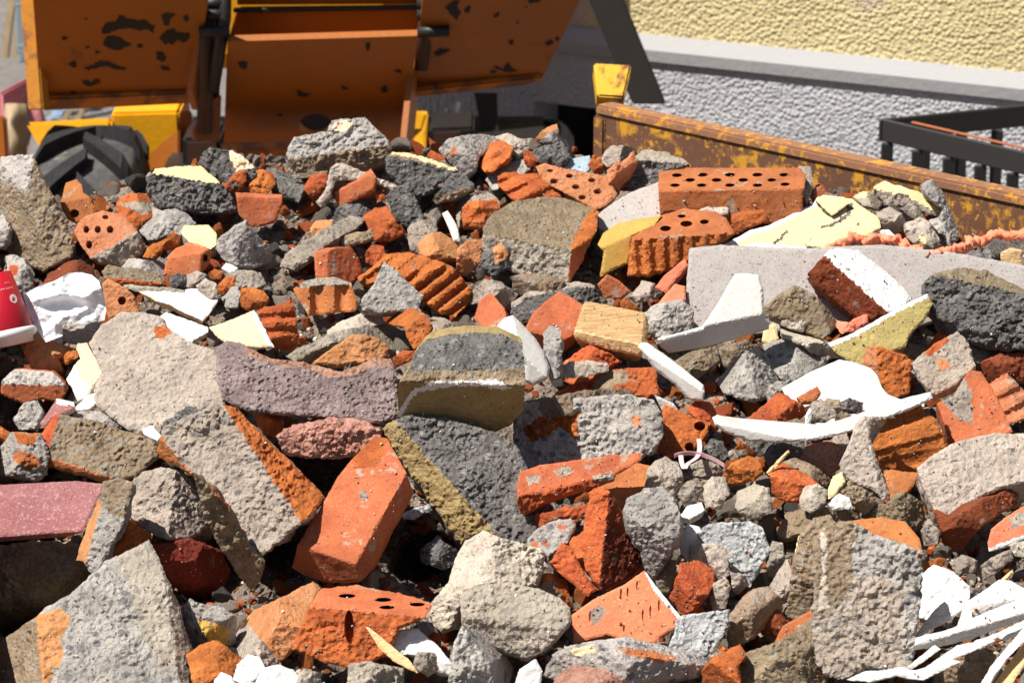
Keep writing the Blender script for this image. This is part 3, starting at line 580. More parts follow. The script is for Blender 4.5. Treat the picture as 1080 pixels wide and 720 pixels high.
    c(CC, 'g', '573 352 580 343 591 347 593 365 592 399 580 401 574 380', 'Q', 'narrow upright grey stone between ceramic and wood block', z=.09)
    c(BF, 'b', '592 384 610 370 622 363 645 373 656 382 640 389 615 386', 'F', 'dark orange brick wedge beneath the wood block', z=.03)
    c(ML, 't', '591 389 600 381 641 383 642 391 622 397 593 398', 'F', 'short pale bar lying over red rubble below the wood block', z=.06, auto=False)
    c(BF, 'b', '594 401 622 395 660 388 692 387 695 416 675 422 658 413 625 417 610 409', 'Q', 'wide crumbly orange brick behind the mortar faced stone', spots=[('n', '640 392 660 390 664 402 640 410 622 408')])
    c(BF, 'b', '582 421 600 405 625 402 620 416 600 421', 'F', 'thin red shard under the wide crumbly brick', z=-.02)
    # --- centre right
    c('concrete_slab', 'g', '541 445 552 425 600 420 660 415 690 422 699 436 699 461 690 476 672 486 650 481 625 491 600 486 570 493 545 498 542 470', (-.15, -.82, .55), 'broad grey mortar block with an orange hollow under its brown ridge', t=10, relief=8, spots=[('b', '550 452 570 440 610 435 609 462 592 450 570 462 560 467'), ('o', '664 440 675 436 676 446 668 449')], cat='mortar')
    c(ML, 'n', '541 432 552 423 580 418 610 412 650 409 668 413 671 422 650 431 600 438 565 444 548 452 541 450', 'M', 'brown mortar ridge overhanging the broad grey block', z=.12, t=8)
    c(BF, 'b', '690 471 698 440 700 425 712 431 730 440 750 445 745 461 735 472 720 479 704 483', 'M', 'flat orange brick with a round hole beside the pink ribbon', holes='738 449 6 5/727 471 5 5', t=6, auto=False)
    c(BF, 'b', '722 431 735 422 750 424 756 435 752 446 735 441', 'F', 'dusty pink orange brick lump right of the curved ceramic foot', z=.04)
    c('roof_tile', 'B', '545 513 548 497 570 490 600 486 640 480 677 477 676 485 650 499 648 506 620 516 600 522 570 533 552 543 546 536', (-.05, -.72, .7), 'long flat orange brick slice blotched with grey mortar', folds=[(545, 524, 650, 500, 50, 'b')], z=.1, t=5, cat='brick', spots=[('m', '555 503 568 500 570 508 558 512'), ('m', '582 497 600 492 606 498 590 503'), ('m', '625 502 645 497 648 506 628 508')])
    c(BF, 'b', '555 548 565 542 600 535 621 531 621 541 600 551 575 558', 'F', 'dark red slice right below the long flat orange brick', z=.05)
    c(CC, 'g', '556 568 567 556 590 547 602 546 607 555 598 573 578 589 568 584 558 574', 'M', 'grey plate with orange flecks left of the tall dark red brick', z=.08, t=3, flat=True, spots=[('B', '588 553 598 553 596 559 588 558'), ('B', '574 568 580 572 576 577 572 573'), ('B', '560 572 567 570 568 578 562 578')])
    c(BF, 'b', '617 546 622 520 632 512 645 520 655 540 670 560 682 590 668 606 645 619 635 623 625 613 618 601 612 575', (-.3, -.75, .55), 'tall red brick with smooth shaded right face', folds=[(632, 625, 644, 515, 66, 'd')], z=.04, t=9)  # right face takes the darker brick colour to stand for its shade
    c(BF, 'B', '626 521 640 505 655 493 672 488 692 492 694 509 678 522 662 536 650 531 635 523', 'M', 'bright orange brick patch smeared with mortar behind the grey boulder', z=.02)
    c(CC, 'g', '656 539 662 525 680 515 700 512 712 528 719 545 716 570 705 586 697 601 690 611 680 601 675 581 660 559', (-.35, -.72, .6), 'pear shaped light grey boulder above the slotted tile', z=.12, t=9, sp=2.3)
    c(CC, 't', '678 521 685 492 700 482 715 488 721 505 719 526 712 534 700 513', 'F', 'tan grey rounded stone right behind the pear shaped boulder', z=.04)
    c(BF, 'b', '580 593 592 572 602 577 615 601 629 622 620 629 600 613 585 601', (-.2, -.8, .55), 'long red brick splinter left of the slotted tile', folds=[(628, 626, 598, 576, 40)], z=.09)
    c(BF, 'b', '598 572 616 560 632 578 637 601 626 613 611 596', 'Q', 'ragged orange brick lump above the long red splinter', z=.05)
    c('roof_tile', 'r', '603 648 625 632 660 615 680 601 692 618 718 650 712 662 695 672 690 679 660 676 640 669 605 678', (-.05, -.8, .6), 'smooth orange tile face with short parallel slots', t=4, side='b', z=.05, cat='tile', sp=2.3, spots=[('m', '621 646 632 638 640 642 632 656 624 660'), ('w', '679 600 686 606 720 650 716 654 690 622')],
      hd=.004, holes='655 626 1.2 6/662 624 1.2 5/672 617 1.2 5/678 648 1.2 6/686 644 1.2 6/695 638 1.2 6/658 662 1.2 4/622 650 1.0 5')
    c(BF, 'b', '706 630 714 608 717 593 735 591 752 600 754 615 740 637 722 651 714 641', (-.2, -.8, .5), 'upright rough red brick piece right of the slotted tile', z=.06)
    c(ML, 'n', '690 606 700 590 713 590 713 608 705 626 693 626', 'F', 'shaded brown lump between pear shaped boulder and red piece')
    c('stucco_fragment', 'S', '735 561 748 552 790 549 803 555 813 580 802 600 791 619 775 606 765 581 745 575', 'F', 'blocky light grey pebbledash piece in the crumble', z=.02, t=7, cat='stucco')
    c(PF, 'w', '715 570 724 553 737 555 745 572 728 581 726 593 718 583', 'Q', 'bent white chip left of the pebbledash piece', z=.06)
    c(PF, 't', '727 575 745 572 763 575 752 601 744 594 727 589', 'F', 'small pale box corner in front of pebbledash piece', z=.07)
    c(ML, 'm', '745 586 757 575 768 579 769 605 758 616 749 601', 'Q', 'beige pebble in front of the pebbledash piece', z=.08)
    c(ML, 'm', '752 616 765 607 771 620 765 641 752 643 749 631', 'Q', 'narrow beige pebble right of the upright red piece', z=.06)
    c(ML, 't', '770 603 785 606 791 616 778 627 772 619', 'F', 'small white grey chip under the pebbledash piece', z=.05)
    c('stucco_fragment', 'S', '705 683 715 655 722 648 770 642 769 661 755 684 745 693 718 689', (.1, -.85, .45), 'grey white plaster panel right below the slotted tile', z=.05, t=4, cat='plaster', relief=2)
    c(CC, 'n', '766 673 768 655 780 635 795 622 812 617 826 635 822 651 805 663 795 673 780 681 770 684', 'F', 'brown rounded rock right of the grey white panel', z=.04, t=9)
    c(BF, 'b', '740 706 752 692 780 679 787 690 778 704 783 730 741 730', 'Q', 'orange red brick corner at the bottom edge beside brown block', z=.06)
    c(CC, 'n', '777 730 775 700 785 688 810 680 840 665 856 650 868 665 876 690 872 730', 'M', 'brown sandy block at the bottom edge with a white streak', z=.05, t=10)
    c(BF, 'B', '816 679 825 660 855 643 871 641 873 653 855 659 838 669', 'M', 'curved orange brick strip on top of the brown sandy block', z=.09)
    c('concrete_slab', 'm', '862 702 856 660 858 620 862 590 866 560 872 552 898 548 925 565 950 573 967 578 973 600 970 640 966 680 960 706 940 709 915 706 890 716 870 713', (-.12, -.8, .58), 'big upright pitted mortar block with a red brick cap', z=.07, t=10, relief=9, jit=2.6, cat='mortar', spots=[('n', '858 548 896 545 906 575 900 612 884 640 866 650 858 620'), ('t', '864 560 870 556 873 575 871 600 874 640 862 644 867 600'), ('g', '905 560 960 570 974 600 970 690 950 700 955 620 930 610 900 605 898 575')])
    c(ML, 'n', '826 650 835 602 845 562 858 545 876 543 884 556 880 600 874 640 862 668 845 658', (-.2, -.8, .55), 'brown mortar wing left of the upright block with a white vein', z=.05, spots=[('w', '870 552 880 566 881 582 876 602 878 640 866 640 868 590')])
    c(BF, 'B', '894 549 930 545 955 550 970 568 973 584 957 580 942 570 918 573 902 565', (0, -.62, .78), 'flat red brick cap lying on the big upright block', z=.12)
    c(ML, 'y', '836 593 842 565 852 561 869 568 862 596 852 609 845 601', 'F', 'ochre yellow lump left of the brown mortar wing', z=.04, relief=5, spots=[('o', '842 563 870 566 866 578 848 574')])
    c(ML, 'm', '808 591 815 570 825 572 827 593 815 609 808 606', 'Q', 'upright beige pebble between pebbledash and ochre lump', z=.05)
    c(ML, 't', '811 618 822 600 830 589 839 610 837 636 825 642 815 636', 'Q', 'pinkish beige egg shaped stone left of the brown wing', z=.07)
    c(ML, 'd', '800 656 808 632 822 640 831 656 820 673 805 669', 'F', 'dark red brown lump above the curved orange strip', z=.04)
    c(CC, 't', '967 494 985 478 1010 465 1050 456 1095 458 1095 507 1060 513 1030 526 1010 541 995 546 985 536 975 516', (0, -.68, .74), 'large pale block of concrete on a dark brick', z=.09, t=9, sp=2.4, flat=True, relief=4)
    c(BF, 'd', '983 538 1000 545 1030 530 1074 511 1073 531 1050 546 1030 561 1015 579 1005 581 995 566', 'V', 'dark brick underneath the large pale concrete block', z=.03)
    c('roof_tile', 'r', '1042 571 1045 558 1060 545 1095 524 1095 562 1060 576 1043 581', (0, -.75, .66), 'smooth orange tile with white edge near the frame edge', z=.06, t=2, side='w', cat='tile', spots=[('m', '1066 545 1082 538 1084 552 1068 558'), ('w', '1040 578 1060 572 1096 556 1096 564 1060 580 1044 584')])
    c('roof_tile', 'b', '915 463 917 445 945 440 960 425 968 420 976 435 985 440 998 462 999 479 972 498 945 496 930 494 925 481', (-.05, -.78, .62), 'chunky orange brick with a smooth hollow groove', groove=(-14, 44, 12, .45), folds=[(920, 484, 1000, 470, 50, 'b')], z=.06, t=7, cat='brick')
    c(CC, 't', '885 489 895 470 902 447 912 438 936 440 918 449 918 465 927 490 939 523 932 528 920 516 900 509 888 499', (-.1, -.8, .55), 'bent pale stone left of the chunky grooved brick', folds=[(930, 525, 912, 440, 40)], z=.08)
    c(BF, 'B', '930 499 940 495 970 499 963 513 945 529 938 526 935 513', 'M', 'small orange wedge under the chunky grooved brick', z=.07)
    c(CC, 'n', '908 546 915 535 935 529 955 518 973 530 976 549 965 561 945 549 920 547', 'F', 'brown shaded stone right above the red brick cap')
    c(CC, 'n', '886 516 898 505 922 518 925 531 912 543 895 531', 'F', 'brown stone left of the small orange wedge', z=.03)
    c(CC, 'm', '961 383 985 362 1010 349 1021 360 1029 388 1022 396 995 413 985 417 970 401', (-.1, -.72, .69), 'square grey mortar slab leaning against a tilted brick', t=4, z=.13, flat=True, spots=[('o', '988 378 1000 380 1002 388 990 390'), ('b', '974 372 996 354 1002 358 982 376')])
    c(BF, 'B', '988 425 1005 418 1022 390 1035 392 1050 415 1068 455 1062 460 1030 465 1012 472 998 452', (0, -.8, .6), 'large tilted orange brick with a mortar strip', t=8, z=.07, spots=[('m', '990 420 1018 400 1024 412 1026 448 1010 440')])
    c(BF, 'b', '908 386 917 364 930 366 955 374 963 383 959 416 945 421 935 419 925 396', 'F', 'rough red brick with pale left face behind the square slab', folds=[(923, 364, 926, 400, 45, 'o')], z=.03)
    c(ML, 'n', '930 363 935 355 960 361 983 368 976 379 958 378 935 369', 'M', 'brown mortar slice on top of the rough red brick', z=.06)
    c(BF, 'b', '974 371 990 352 1002 345 1008 352 1000 359 985 371', 'F', 'narrow orange edge peeking above the square grey slab', z=.05)
    c(ML, 't', '1019 362 1040 364 1056 372 1040 384 1027 381', 'U', 'pale stone right behind the square grey slab', z=.03)
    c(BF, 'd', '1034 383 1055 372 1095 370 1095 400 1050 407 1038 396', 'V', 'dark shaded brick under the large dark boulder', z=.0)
    c('roof_tile', 'o', '1042 405 1062 393 1073 405 1094 425 1094 438 1062 448 1050 426', (0, -.75, .66), 'yellow orange grooved tile near the frame edge', groove=(-28, 17, 9, .2), z=.05, cat='tile')
    # in the white plate
    c(BF, 'b', '789 441 805 428 822 413 846 425 851 435 840 446 820 453 800 454', (.1, -.8, .6), 'bright orange brick chunk lying in the white curved plate', z=.1)
    c(BF, 'B', '840 419 862 407 866 414 858 423 845 424', 'M', 'thin orange shard lying in the white curved plate', z=.1)
    c(ML, 'm', '852 446 855 425 865 420 881 432 883 439 870 446', 'F', 'grey stone lying in the white curved plate', z=.09)
    c(CC, 'k', '884 425 895 420 911 425 909 436 892 437', 'F', 'dark pitted pebble lying in the white curved plate', z=.09)
    c(ML, 'n', '866 428 872 420 886 421 888 429 878 431', 'F', 'brown pebble behind the grey stone in the plate', z=.08)
    c(ML, 'n', '880 439 888 433 899 438 890 445 882 445', 'F', 'small brown pebble near the white plate rim', z=.11)
    c(ML, 'n', '829 444 840 441 849 446 846 455 832 455', 'F', 'brown pebble below the orange chunk in the plate', z=.12)
    c(CC, 'g', '808 416 812 405 825 402 831 412 820 421 810 425', 'F', 'grey pebble left above the orange chunk in the plate', z=.05)
    # crumbly right centre
    c(CC, 'k', '740 476 750 462 762 465 769 482 758 491 745 486', 'F', 'dark grey lump right of the pink ribbon', z=.04)
    c(CC, 'm', '727 490 740 485 758 490 768 503 750 506 733 503', 'F', 'grey crumb pile under the dark grey lump', z=.03)
    c(BF, 'b', '760 503 772 488 790 480 801 485 806 500 795 507 770 512', 'Q', 'orange two faced brick chip above a beige cobble', folds=[(764, 496, 804, 494, 40)], z=.07)
    c(ML, 't', '775 535 778 518 795 510 812 514 813 540 800 548 785 546', 'Q', 'large beige cobble below the two faced brick chip', z=.06)
    c(ML, 't', '740 515 750 502 765 503 769 520 758 536 745 534', 'Q', 'oval beige cobble left of the large beige cobble', z=.05)
    c(ML, 'm', '715 520 722 508 735 505 743 515 735 528 722 534', 'Q', 'greyish cobble beside the pear shaped boulder', z=.05)
    c(PF, 'w', '717 544 725 533 740 529 743 538 728 547', 'U', 'small white plaster flake below the greyish cobble', z=.06)
    c(BF, 'b', '812 498 825 488 845 496 864 510 850 521 843 531 825 528 814 521', (0, -.85, .5), 'vivid orange brick chunk beneath a thin olive rim', z=.06)
    c(ML, 'n', '824 487 838 483 860 491 876 505 871 513 850 500', 'U', 'thin olive grey crust over the vivid orange chunk', z=.09, t=2)
    c(CC, 'q', '838 483 850 471 870 464 886 470 889 486 880 501 865 496 850 489', 'M', 'pink gritty crumb heap left of the bent pale stone', z=.03)
    c(ML, 'm', '874 472 880 458 892 455 896 468 888 481 878 479', 'Q', 'small round grey stone on the pink gritty crumbs', z=.06)
    c(ML, 't', '843 526 848 513 862 510 873 518 871 531 855 541 845 536', 'Q', 'beige cobble right of the vivid orange chunk', z=.08)
    c(PF, 'y', '873 516 878 502 888 497 891 508 880 523 873 526', 'Q', 'pale yellow sliver beside the beige cobble', z=.08)
    c(ML, 'w', '871 531 885 520 896 525 899 536 878 538', 'F', 'white crumb below the pale yellow sliver', z=.08, relief=3)
    c(CC, 'k', '805 476 812 458 830 455 848 465 851 476 830 488 812 493', 'F', 'dark rough stone under the white plate rim', z=.03)
    c(CC, 'k', '788 469 798 456 816 455 816 476 800 481', 'F', 'dark pebble left of the dark rough stone', z=.03)
    c(ML, 'n', '818 562 830 540 855 534 880 532 907 536 906 551 880 554 850 560 830 567', 'U', 'flat brown earthy crumble above the big upright block', z=.01)
    c(ML, 'm', '971 560 980 547 991 560 989 573 975 576', 'Q', 'small grey pebble right of the red brick cap', z=.05)
    c(ML, 'm', '1001 592 1015 585 1031 590 1029 603 1010 607', 'F', 'grey pebble above the chalky white stone', z=.04)
    c(ML, 'm', '1029 600 1045 588 1066 579 1069 589 1050 603 1035 613', 'Q', 'long grey crumb below the white edged tile', z=.04)
    c(ML, 't', '1064 575 1080 564 1095 572 1090 588 1070 586', 'F', 'beige crumb under the white edged tile at the frame edge', z=.04)
    c(BF, 'b', '971 595 990 587 1001 590 990 599 975 603', 'F', 'thin red shard above the chalky white stone', z=.05)
    c(BF, 'b', '988 603 994 596 1006 602 1004 609', 'F', 'tiny red shard touching the chalky white stone', z=.07)
    c(CC, 'w', '965 650 972 605 985 595 1005 602 1023 618 1023 632 1000 642 985 655', (-.1, -.72, .68), 'chalky white stone behind the white splinters', z=.03, relief=3)
    c(CC, 'n', '985 730 990 690 1020 680 1050 690 1060 730', 'F', 'brown grey lump beneath the white splinters at the bottom edge')
    # --- bottom left
    c('concrete_slab', 'g', '-60 690 0 676 38 650 48 640 75 625 105 598 112 590 125 586 157 569 166 586 178 612 190 640 194 660 206 690 203 712 195 735 -60 735', (.1, -.6, .79), 'huge pale grey concrete slab filling the bottom corner', folds=[(40, 640, 48, 740, 62, 'n'), (192, 735, 168, 575, 48, 'm')], t=12, relief=4, sp=2.4, z=.03, spots=[('t', '122 588 157 569 170 590 186 640 196 690 172 712 150 670 138 625'), ('o', '38 650 62 640 76 652 64 672 68 690 50 722 44 722')])
    c(CC, 'n', '-40 580 50 570 82 575 96 592 100 600 75 630 40 655 -40 690', (0, -1, -.05), 'dark stone wall in shadow beneath the pink plank', bd=5.475, t=5)
    c(CC, 'g', '190 641 200 632 218 638 235 641 249 650 249 681 240 686 215 681 195 673', 'F', 'grey block with a mustard stain right of the huge slab', spots=[('e', '208 652 225 655 242 664 240 680 224 678 212 668')], z=-.02)
    c(BF, 'd', '156 575 200 568 235 582 242 602 232 638 200 634 178 612', (.3, -.9, -.3), 'dark brick deep in shadow behind the huge slab', bd=5.43, t=5)  # dark brick colour carries part of the shadow here
    c(BF, 'b', '196 690 210 680 225 675 240 682 263 702 250 713 228 716 205 728', 'M', 'pointed red brick shard right of the huge slab foot', z=.02)
    c(PF, 'w', '222 730 226 716 234 708 244 712 248 722 246 730', 'M', 'leftmost white plaster crumb on the bottom edge', z=.05, relief=3, t=3)
    c(PF, 'w', '246 716 250 700 262 690 274 692 280 704 270 716 256 722', (-.2, -.7, .65), 'highest white plaster lump right of the pointed red shard', z=.06, relief=3.5, t=4)
    c(PF, 'w', '268 722 276 704 292 700 310 706 318 716 312 728 282 730', (.15, -.75, .6), 'white plaster plate with chipped rim on the bottom edge', side='t', z=.07, relief=2, t=2)
    c(PF, 't', '308 728 312 712 322 705 335 708 340 720 336 730', 'F', 'off white plaster crumb below the notched brick', z=.06, relief=3, t=3)
    c(PF, 'w', '252 730 256 720 268 719 274 730', 'F', 'smallest white plaster crumb on the bottom edge', z=.07, t=2)
    c(BF, 'o', '250 661 270 642 300 628 330 613 337 620 325 651 312 681 300 696 285 699 270 681', (-.1, -.75, .66), 'pale brick slab half shaded left of the perforated red brick', t=5, z=.0)
    c(CC, 'm', '246 666 262 658 280 680 297 700 275 704 253 692', 'U', 'mortar lump under the half shaded pale brick slab', z=.03)
    c(PB, 'b', '307 684 325 640 338 620 375 617 410 623 440 630 456 637 450 649 420 663 410 691 365 706 358 701 342 699 325 691', (-.08, -.86, .5), 'big broken perforated red brick with a deep notch in front', folds=[(458, 651, 336, 640, 52, 'B')], holes='366 628 9 2.2/404 632 9 2.2/408 640 8 2/440 637 8 2/368 660 5 17', t=9, z=.07, sp=2.3)
    c(ML, 'm', '364 730 368 700 385 697 405 700 426 705 426 730', 'M', 'sandy mortar block at the bottom edge below the notched brick', z=.06)
    c(PF, 'w', '410 690 420 664 440 662 460 679 479 700 476 713 455 706 438 690', 'M', 'white plaster board piece left of the tan boulder foot', z=.05, t=2.5, side='t', relief=2.5, folds=[(412, 686, 476, 700, 30)])
    c(ML, 'm', '435 701 440 687 460 690 463 705 450 713', 'F', 'small tan stone on the white plaster board piece', z=.09)
    c(ML, 'g', '433 662 445 654 456 657 459 669 445 675', 'F', 'small grey stone right of the notched brick', z=.05)
    c(BF, 'b', '450 672 458 665 465 670 464 683 455 685', 'F', 'small orange chip left of the tan boulder foot', z=.05)
    c(CC, 't', '448 650 455 635 472 615 480 590 490 570 510 559 530 567 550 572 575 580 573 600 565 616 540 621 500 626 485 641 480 662 465 666', (-.15, -.7, .7), 'tan rough boulder at the right lip of the dark hollow', z=.07, t=11, relief=6, sp=2.3)
    c(CC, 't', '485 626 500 617 540 614 570 621 590 630 601 640 603 655 590 671 575 686 555 696 530 686 505 679 487 660', (-.05, -.66, .75), 'pale whitish boulder in front of the tan boulder', folds=[(484, 650, 604, 664, 42, 'm')], z=.1, t=10, sp=2.3)
    c(CC, 'g', '472 730 478 680 488 658 510 670 530 686 541 702 536 730', 'E', 'grey wedge stone below the pale whitish boulder', z=.05)
    c(PF, 'w', '540 730 548 705 565 694 572 708 569 730', 'F', 'white broken shard at the bottom edge between two stones', z=.06)
    c(CC, 'q', '577 730 590 709 605 700 640 705 661 716 662 730', 'M', 'pinkish gritty stone at the bottom edge', z=.1)
    c(CC, 'g', '573 711 582 690 600 680 635 674 660 671 700 680 740 690 746 698 735 713 700 716 660 723 620 716 595 722', (0, -.66, .75), 'long grey stone with orange streaks at the bottom centre', z=.07, t=9, spots=[('B', '650 682 690 686 715 694 700 698 660 690'), ('c', '600 684 625 680 630 688 605 692')])
    c(BF, 'b', '540 616 555 607 580 604 598 612 602 641 590 646 575 632 560 626', 'M', 'orange brick piece with sandy crust above the pale boulder', z=.06, spots=[('n', '566 612 584 612 598 640 588 645')])
    c(ML, 't', '534 590 550 580 570 584 578 598 565 609 545 611', 'M', 'flat tan stone above the sandy crusted brick', z=.06)
    c(BF, 'b', '516 613 522 604 532 606 534 615', 'F', 'tiny orange chip lying on the tan boulder', z=.12)
    # --- skyline extras
    c(CC, 'k', '556 166 568 155 592 149 604 167 590 179 565 181', 'F', 'dark slag lump on the skyline behind the grooved bricks')
    c(BF, 'o', '565 146 572 137 587 130 589 138 578 148', 'L', 'pale orange wedge on the skyline leaning on a grey stone', z=.0)
    c(CC, 'g', '568 150 578 141 589 136 591 148 580 155', 'F', 'small pale grey stone on the skyline beside the orange wedge')
    c(CC, 't', '519 145 535 140 550 147 561 146 556 158 545 166 530 156', 'U', 'cream rimmed pale stone behind the upper grooved brick')
    c(BF, 'b', '552 158 562 160 567 170 560 177 553 172', 'F', 'small red chip between grooved brick and dark slag lump', z=.03)
    c(CC, 'm', '430 240 445 228 460 230 462 245 480 255 470 270 450 271 432 263', 'U', 'sandy mortar lump left of the pale orange cobble')
    c(BF, 'o', '440 258 450 247 465 244 484 257 484 273 462 276 443 268', (-.1, -.7, .7), 'pale orange rounded brick cobble above the grooved orange brick', z=.04)
    c(BF, 'o', '482 262 492 254 509 251 508 276 490 291 481 284', 'E', 'pale orange brick wedge against the two tone block', z=.04)
    c(CS, 'z', '466 225 472 222 482 238 485 254 478 254 473 240', 'Q', 'short white curved sliver above the pale orange cobble', t=1, z=.04)
    c(CC, 'k', '505 256 525 244 541 250 541 281 520 291 504 281', 'F', 'grey rough stone under the corner of the two tone block', z=.03, spots=[('o', '520 262 528 252 537 270 522 278')])
    c(BF, 'B', '500 336 505 318 517 308 532 325 535 338 525 349 510 346', 'L', 'smooth orange brick corner above the dark slag block', z=.03)
    c(CC, 'm', '490 323 500 305 510 294 530 299 546 310 535 326 518 310 505 319', 'F', 'grey mortar lump behind the smooth orange corner')
    c(BF, 'B', '630 301 640 289 657 299 666 308 655 315 638 314', 'V', 'brown shaded brick bits beneath the ochre board')
    c(ML, 't', '664 313 678 296 690 298 699 310 690 317 672 319', 'M', 'pale angular stone under the dark red perforated brick')
    c('roof_tile', 'r', '691 303 700 291 722 273 726 280 712 296 702 309', 'Q', 'narrow red tile strip leaning below the perforated brick', z=.03, t=2, cat='tile')
    c('roof_tile', 'r', '693 321 702 310 712 299 723 302 723 316 705 326', 'M', 'flat orange tile piece left of the smooth speckled slab', z=.03, t=2, cat='tile')
    c(CC, 'g', '678 331 690 322 720 315 732 330 730 351 705 361 690 356 680 345', 'F', 'pale grey stone right of the wood block')
    c(BF, 'b', '653 318 660 314 676 326 668 331 655 327', 'F', 'small orange brick chip above the wood block', z=.02)
    c(PF, 'w', '150 452 160 448 171 460 166 464 152 458', 'U', 'small white flake on the mortar crusted brick', z=.08)
    c(CC, 'g', '75 437 95 430 120 437 131 447 125 453 100 446', 'U', 'thin grey crust behind the mortar crusted brick', z=.02)
    c(CC, 'k', '163 471 172 445 195 430 225 424 238 430 230 446 200 456 180 476', 'M', 'dark grey crumbly mortar behind the large mortar faced brick', z=.03)
    c(CC, 'g', '0 221 6 230 10 243 5 261 -10 262 -10 221', 'L', 'light grey stone sliver at the very frame edge', z=.03)
    c(CC, 'k', '425 284 438 276 438 290 430 294', 'F', 'tiny dark crumb on the grooved orange brick', z=.03)
MAT['P'] = wood_mat('flaking_white_paint_wood', (0.80, 0.785, 0.75), (0.70, 0.68, 0.64), 18, weather=(0.60, 0.55, 0.46), axis=(2, 7, 7), bump=0.003)
PARTNAME['P'] = 'painted_wood_body'; RELIEF['P'] = (.0009, .7); FLATFACE.add('P')
def ceramics():
    c = chunk
    c(CS, 'z', '692 357 720 350 740 345 757 320 768 300 775 289 788 288 801 290 805 303 806 333 812 339 811 347 775 358 740 367 705 372 697 366', (-.05, -.83, .55), 'tall white ceramic fin standing on a flange', folds=[(692, 354, 745, 343, 48), (740, 344, 818, 338, 48)], t=2.2, z=.14, rnd=4)
    c(CS, 'z', '673 365 676 361 682 361 700 373 720 388 742 406 743 414 742 423 728 423 712 406 690 389', (-.2, -.72, .66), 'slim curved white ceramic strip below the ceramic fin', folds=[(672, 367, 740, 412, 50)], t=2, z=.12, rnd=4)
    c(CS, 'z', '690 416 710 425 719 437 712 439 698 433', 'V', 'small grey white ceramic sliver beneath the curved strip', t=1.2, z=.05)
    c(CS, 'z', '523 345 532 335 541 332 552 343 566 358 574 372 580 388 578 399 562 407 553 402 554 384 545 366 530 354', (-.25, -.75, .6), 'cupped white ceramic shard beside the dark slag block', folds=[(548, 372, 582, 370, 35), (556, 410, 548, 368, 40)], t=1.4, z=.12, rnd=5)
    c(CS, 'z', '824 409 855 392 885 379 902 382 918 388 926 396 930 408 937 416 950 421 975 418 975 428 930 441 900 450 868 452 836 432', (0, -.6, .8), 'broad white ceramic bowl floor holding brick crumbs', t=1.5, z=.02)
    c(CS, 'z', '751 440 757 437 775 446 800 453 830 455 860 450 890 442 930 427 960 418 981 413 984 420 965 430 930 443 900 455 860 464 820 467 790 465 765 456 754 448', (0, -.72, .69), 'long curved white ceramic rim along the bowl front', t=1.8, z=.15, folds=[(750, 446, 830, 462, 40)], rnd=3)
    c(CS, 'z', '848 452 850 436 854 429 857 433 854 453', 'F', 'tiny upright white ceramic splinter in the bowl', t=.6, z=.12)
    sp = 'wood_splinter'
    P = dict(auto=False, rnd=.8, cat='splinter', flat=True)
    c(sp, 'P', '965 672 995 665 1026 654 1046 643 1080 629 1110 616 1110 640 1080 652 1050 664 1020 675 985 683 964 685', (0, -.78, .62), 'widest white painted lath crossing the splinter tangle', t=1.2, z=.17, folds=[(960, 682, 1110, 637, 55)], **P)
    c(sp, 'P', '964 672 976 654 991 637 1003 631 1016 629 1019 641 1006 650 995 658 980 664 968 674', (-.25, -.7, .6), 'speckled white splinter rising behind the widest lath', t=1, z=.1, folds=[(962, 676, 1019, 640, 35)], **P)
    c(sp, 'P', '1021 633 1038 622 1054 611 1066 612 1080 620 1110 630 1110 636 1075 634 1045 641 1030 650 1023 645', (0, -.68, .73), 'broad leaf shaped white paint curl near the frame edge', t=.8, z=.1, folds=[(1020, 640, 1100, 626, 30)], **P)
    c(sp, 'P', '1026 652 1040 645 1080 633 1110 624 1110 634 1080 644 1048 654 1030 662', (0, -.95, .2), 'dull cream underside strip between paint curl and lath', t=1, z=.12, **P)
    c(sp, 'P', '893 716 912 707 934 706 951 703 973 709 998 695 1014 697 997 705 973 717 944 712 917 719', (0, -.75, .66), 'long thin jagged white splinter nearest the bottom edge', t=.6, z=.16, **P)
    c(sp, 'P', '956 704 970 692 986 680 992 684 978 694 962 705', (-.2, -.8, .5), 'short white splinter under the long bent one', t=.6, z=.13, **P)
    c(sp, 'P', '972 706 990 693 1010 680 1040 674 1050 675 1036 682 1010 693 990 704', (0, -.8, .6), 'pointed white splinter parallel below the widest lath', t=.6, z=.18, **P)
    c(sp, 'P', '1009 661 1014 646 1019 631 1023 633 1026 654 1018 664', (-.3, -.8, .5), 'narrow upright white splinter crossing the speckled one', t=.6, z=.17, **P)
    c(sp, 'P', '1032 724 1046 701 1062 682 1080 661 1110 628 1110 642 1080 676 1062 694 1048 712 1042 726', (-.35, -.75, .55), 'steep white painted splinter near the bottom corner', t=1.2, z=.21, folds=[(1104, 640, 1038, 724, 45)], **P)
    c(sp, 'x', '1044 726 1060 704 1080 678 1110 644 1110 664 1082 698 1064 726', (-.3, -.75, .6), 'bare tan wood splinter beside the steep white one', t=1.4, z=.2, folds=[(1110, 655, 1054, 728, 40)], **P)
    c(sp, 'P', '1026 676 1052 667 1080 654 1110 644 1110 656 1080 666 1060 676 1052 672 1038 681 1030 679', (0, -.8, .6), 'ragged white paint strip under the widest lath', t=.7, z=.13, jit=1.6, **P)
    c(sp, 'x', '385 660 388 661 400 670 414 682 430 694 441 709 432 706 415 697 400 683', (-.2, -.8, .55), 'pointed pale wood sliver on the notched brick', t=.6, z=.15, auto=False, cat='splinter')
    c(sp, 'x', '808 498 820 485 832 474 833 477 822 489 811 501', 'F', 'thin straw coloured wood sliver above the vivid orange chunk', t=.3, z=.12, auto=False, cat='splinter')
    c(sp, 'x', '1045 625 1056 610 1068 600 1069 604 1060 614 1050 626', 'F', 'small tan wood sliver behind the leaf shaped paint curl', t=.4, z=.08, auto=False, cat='splinter')
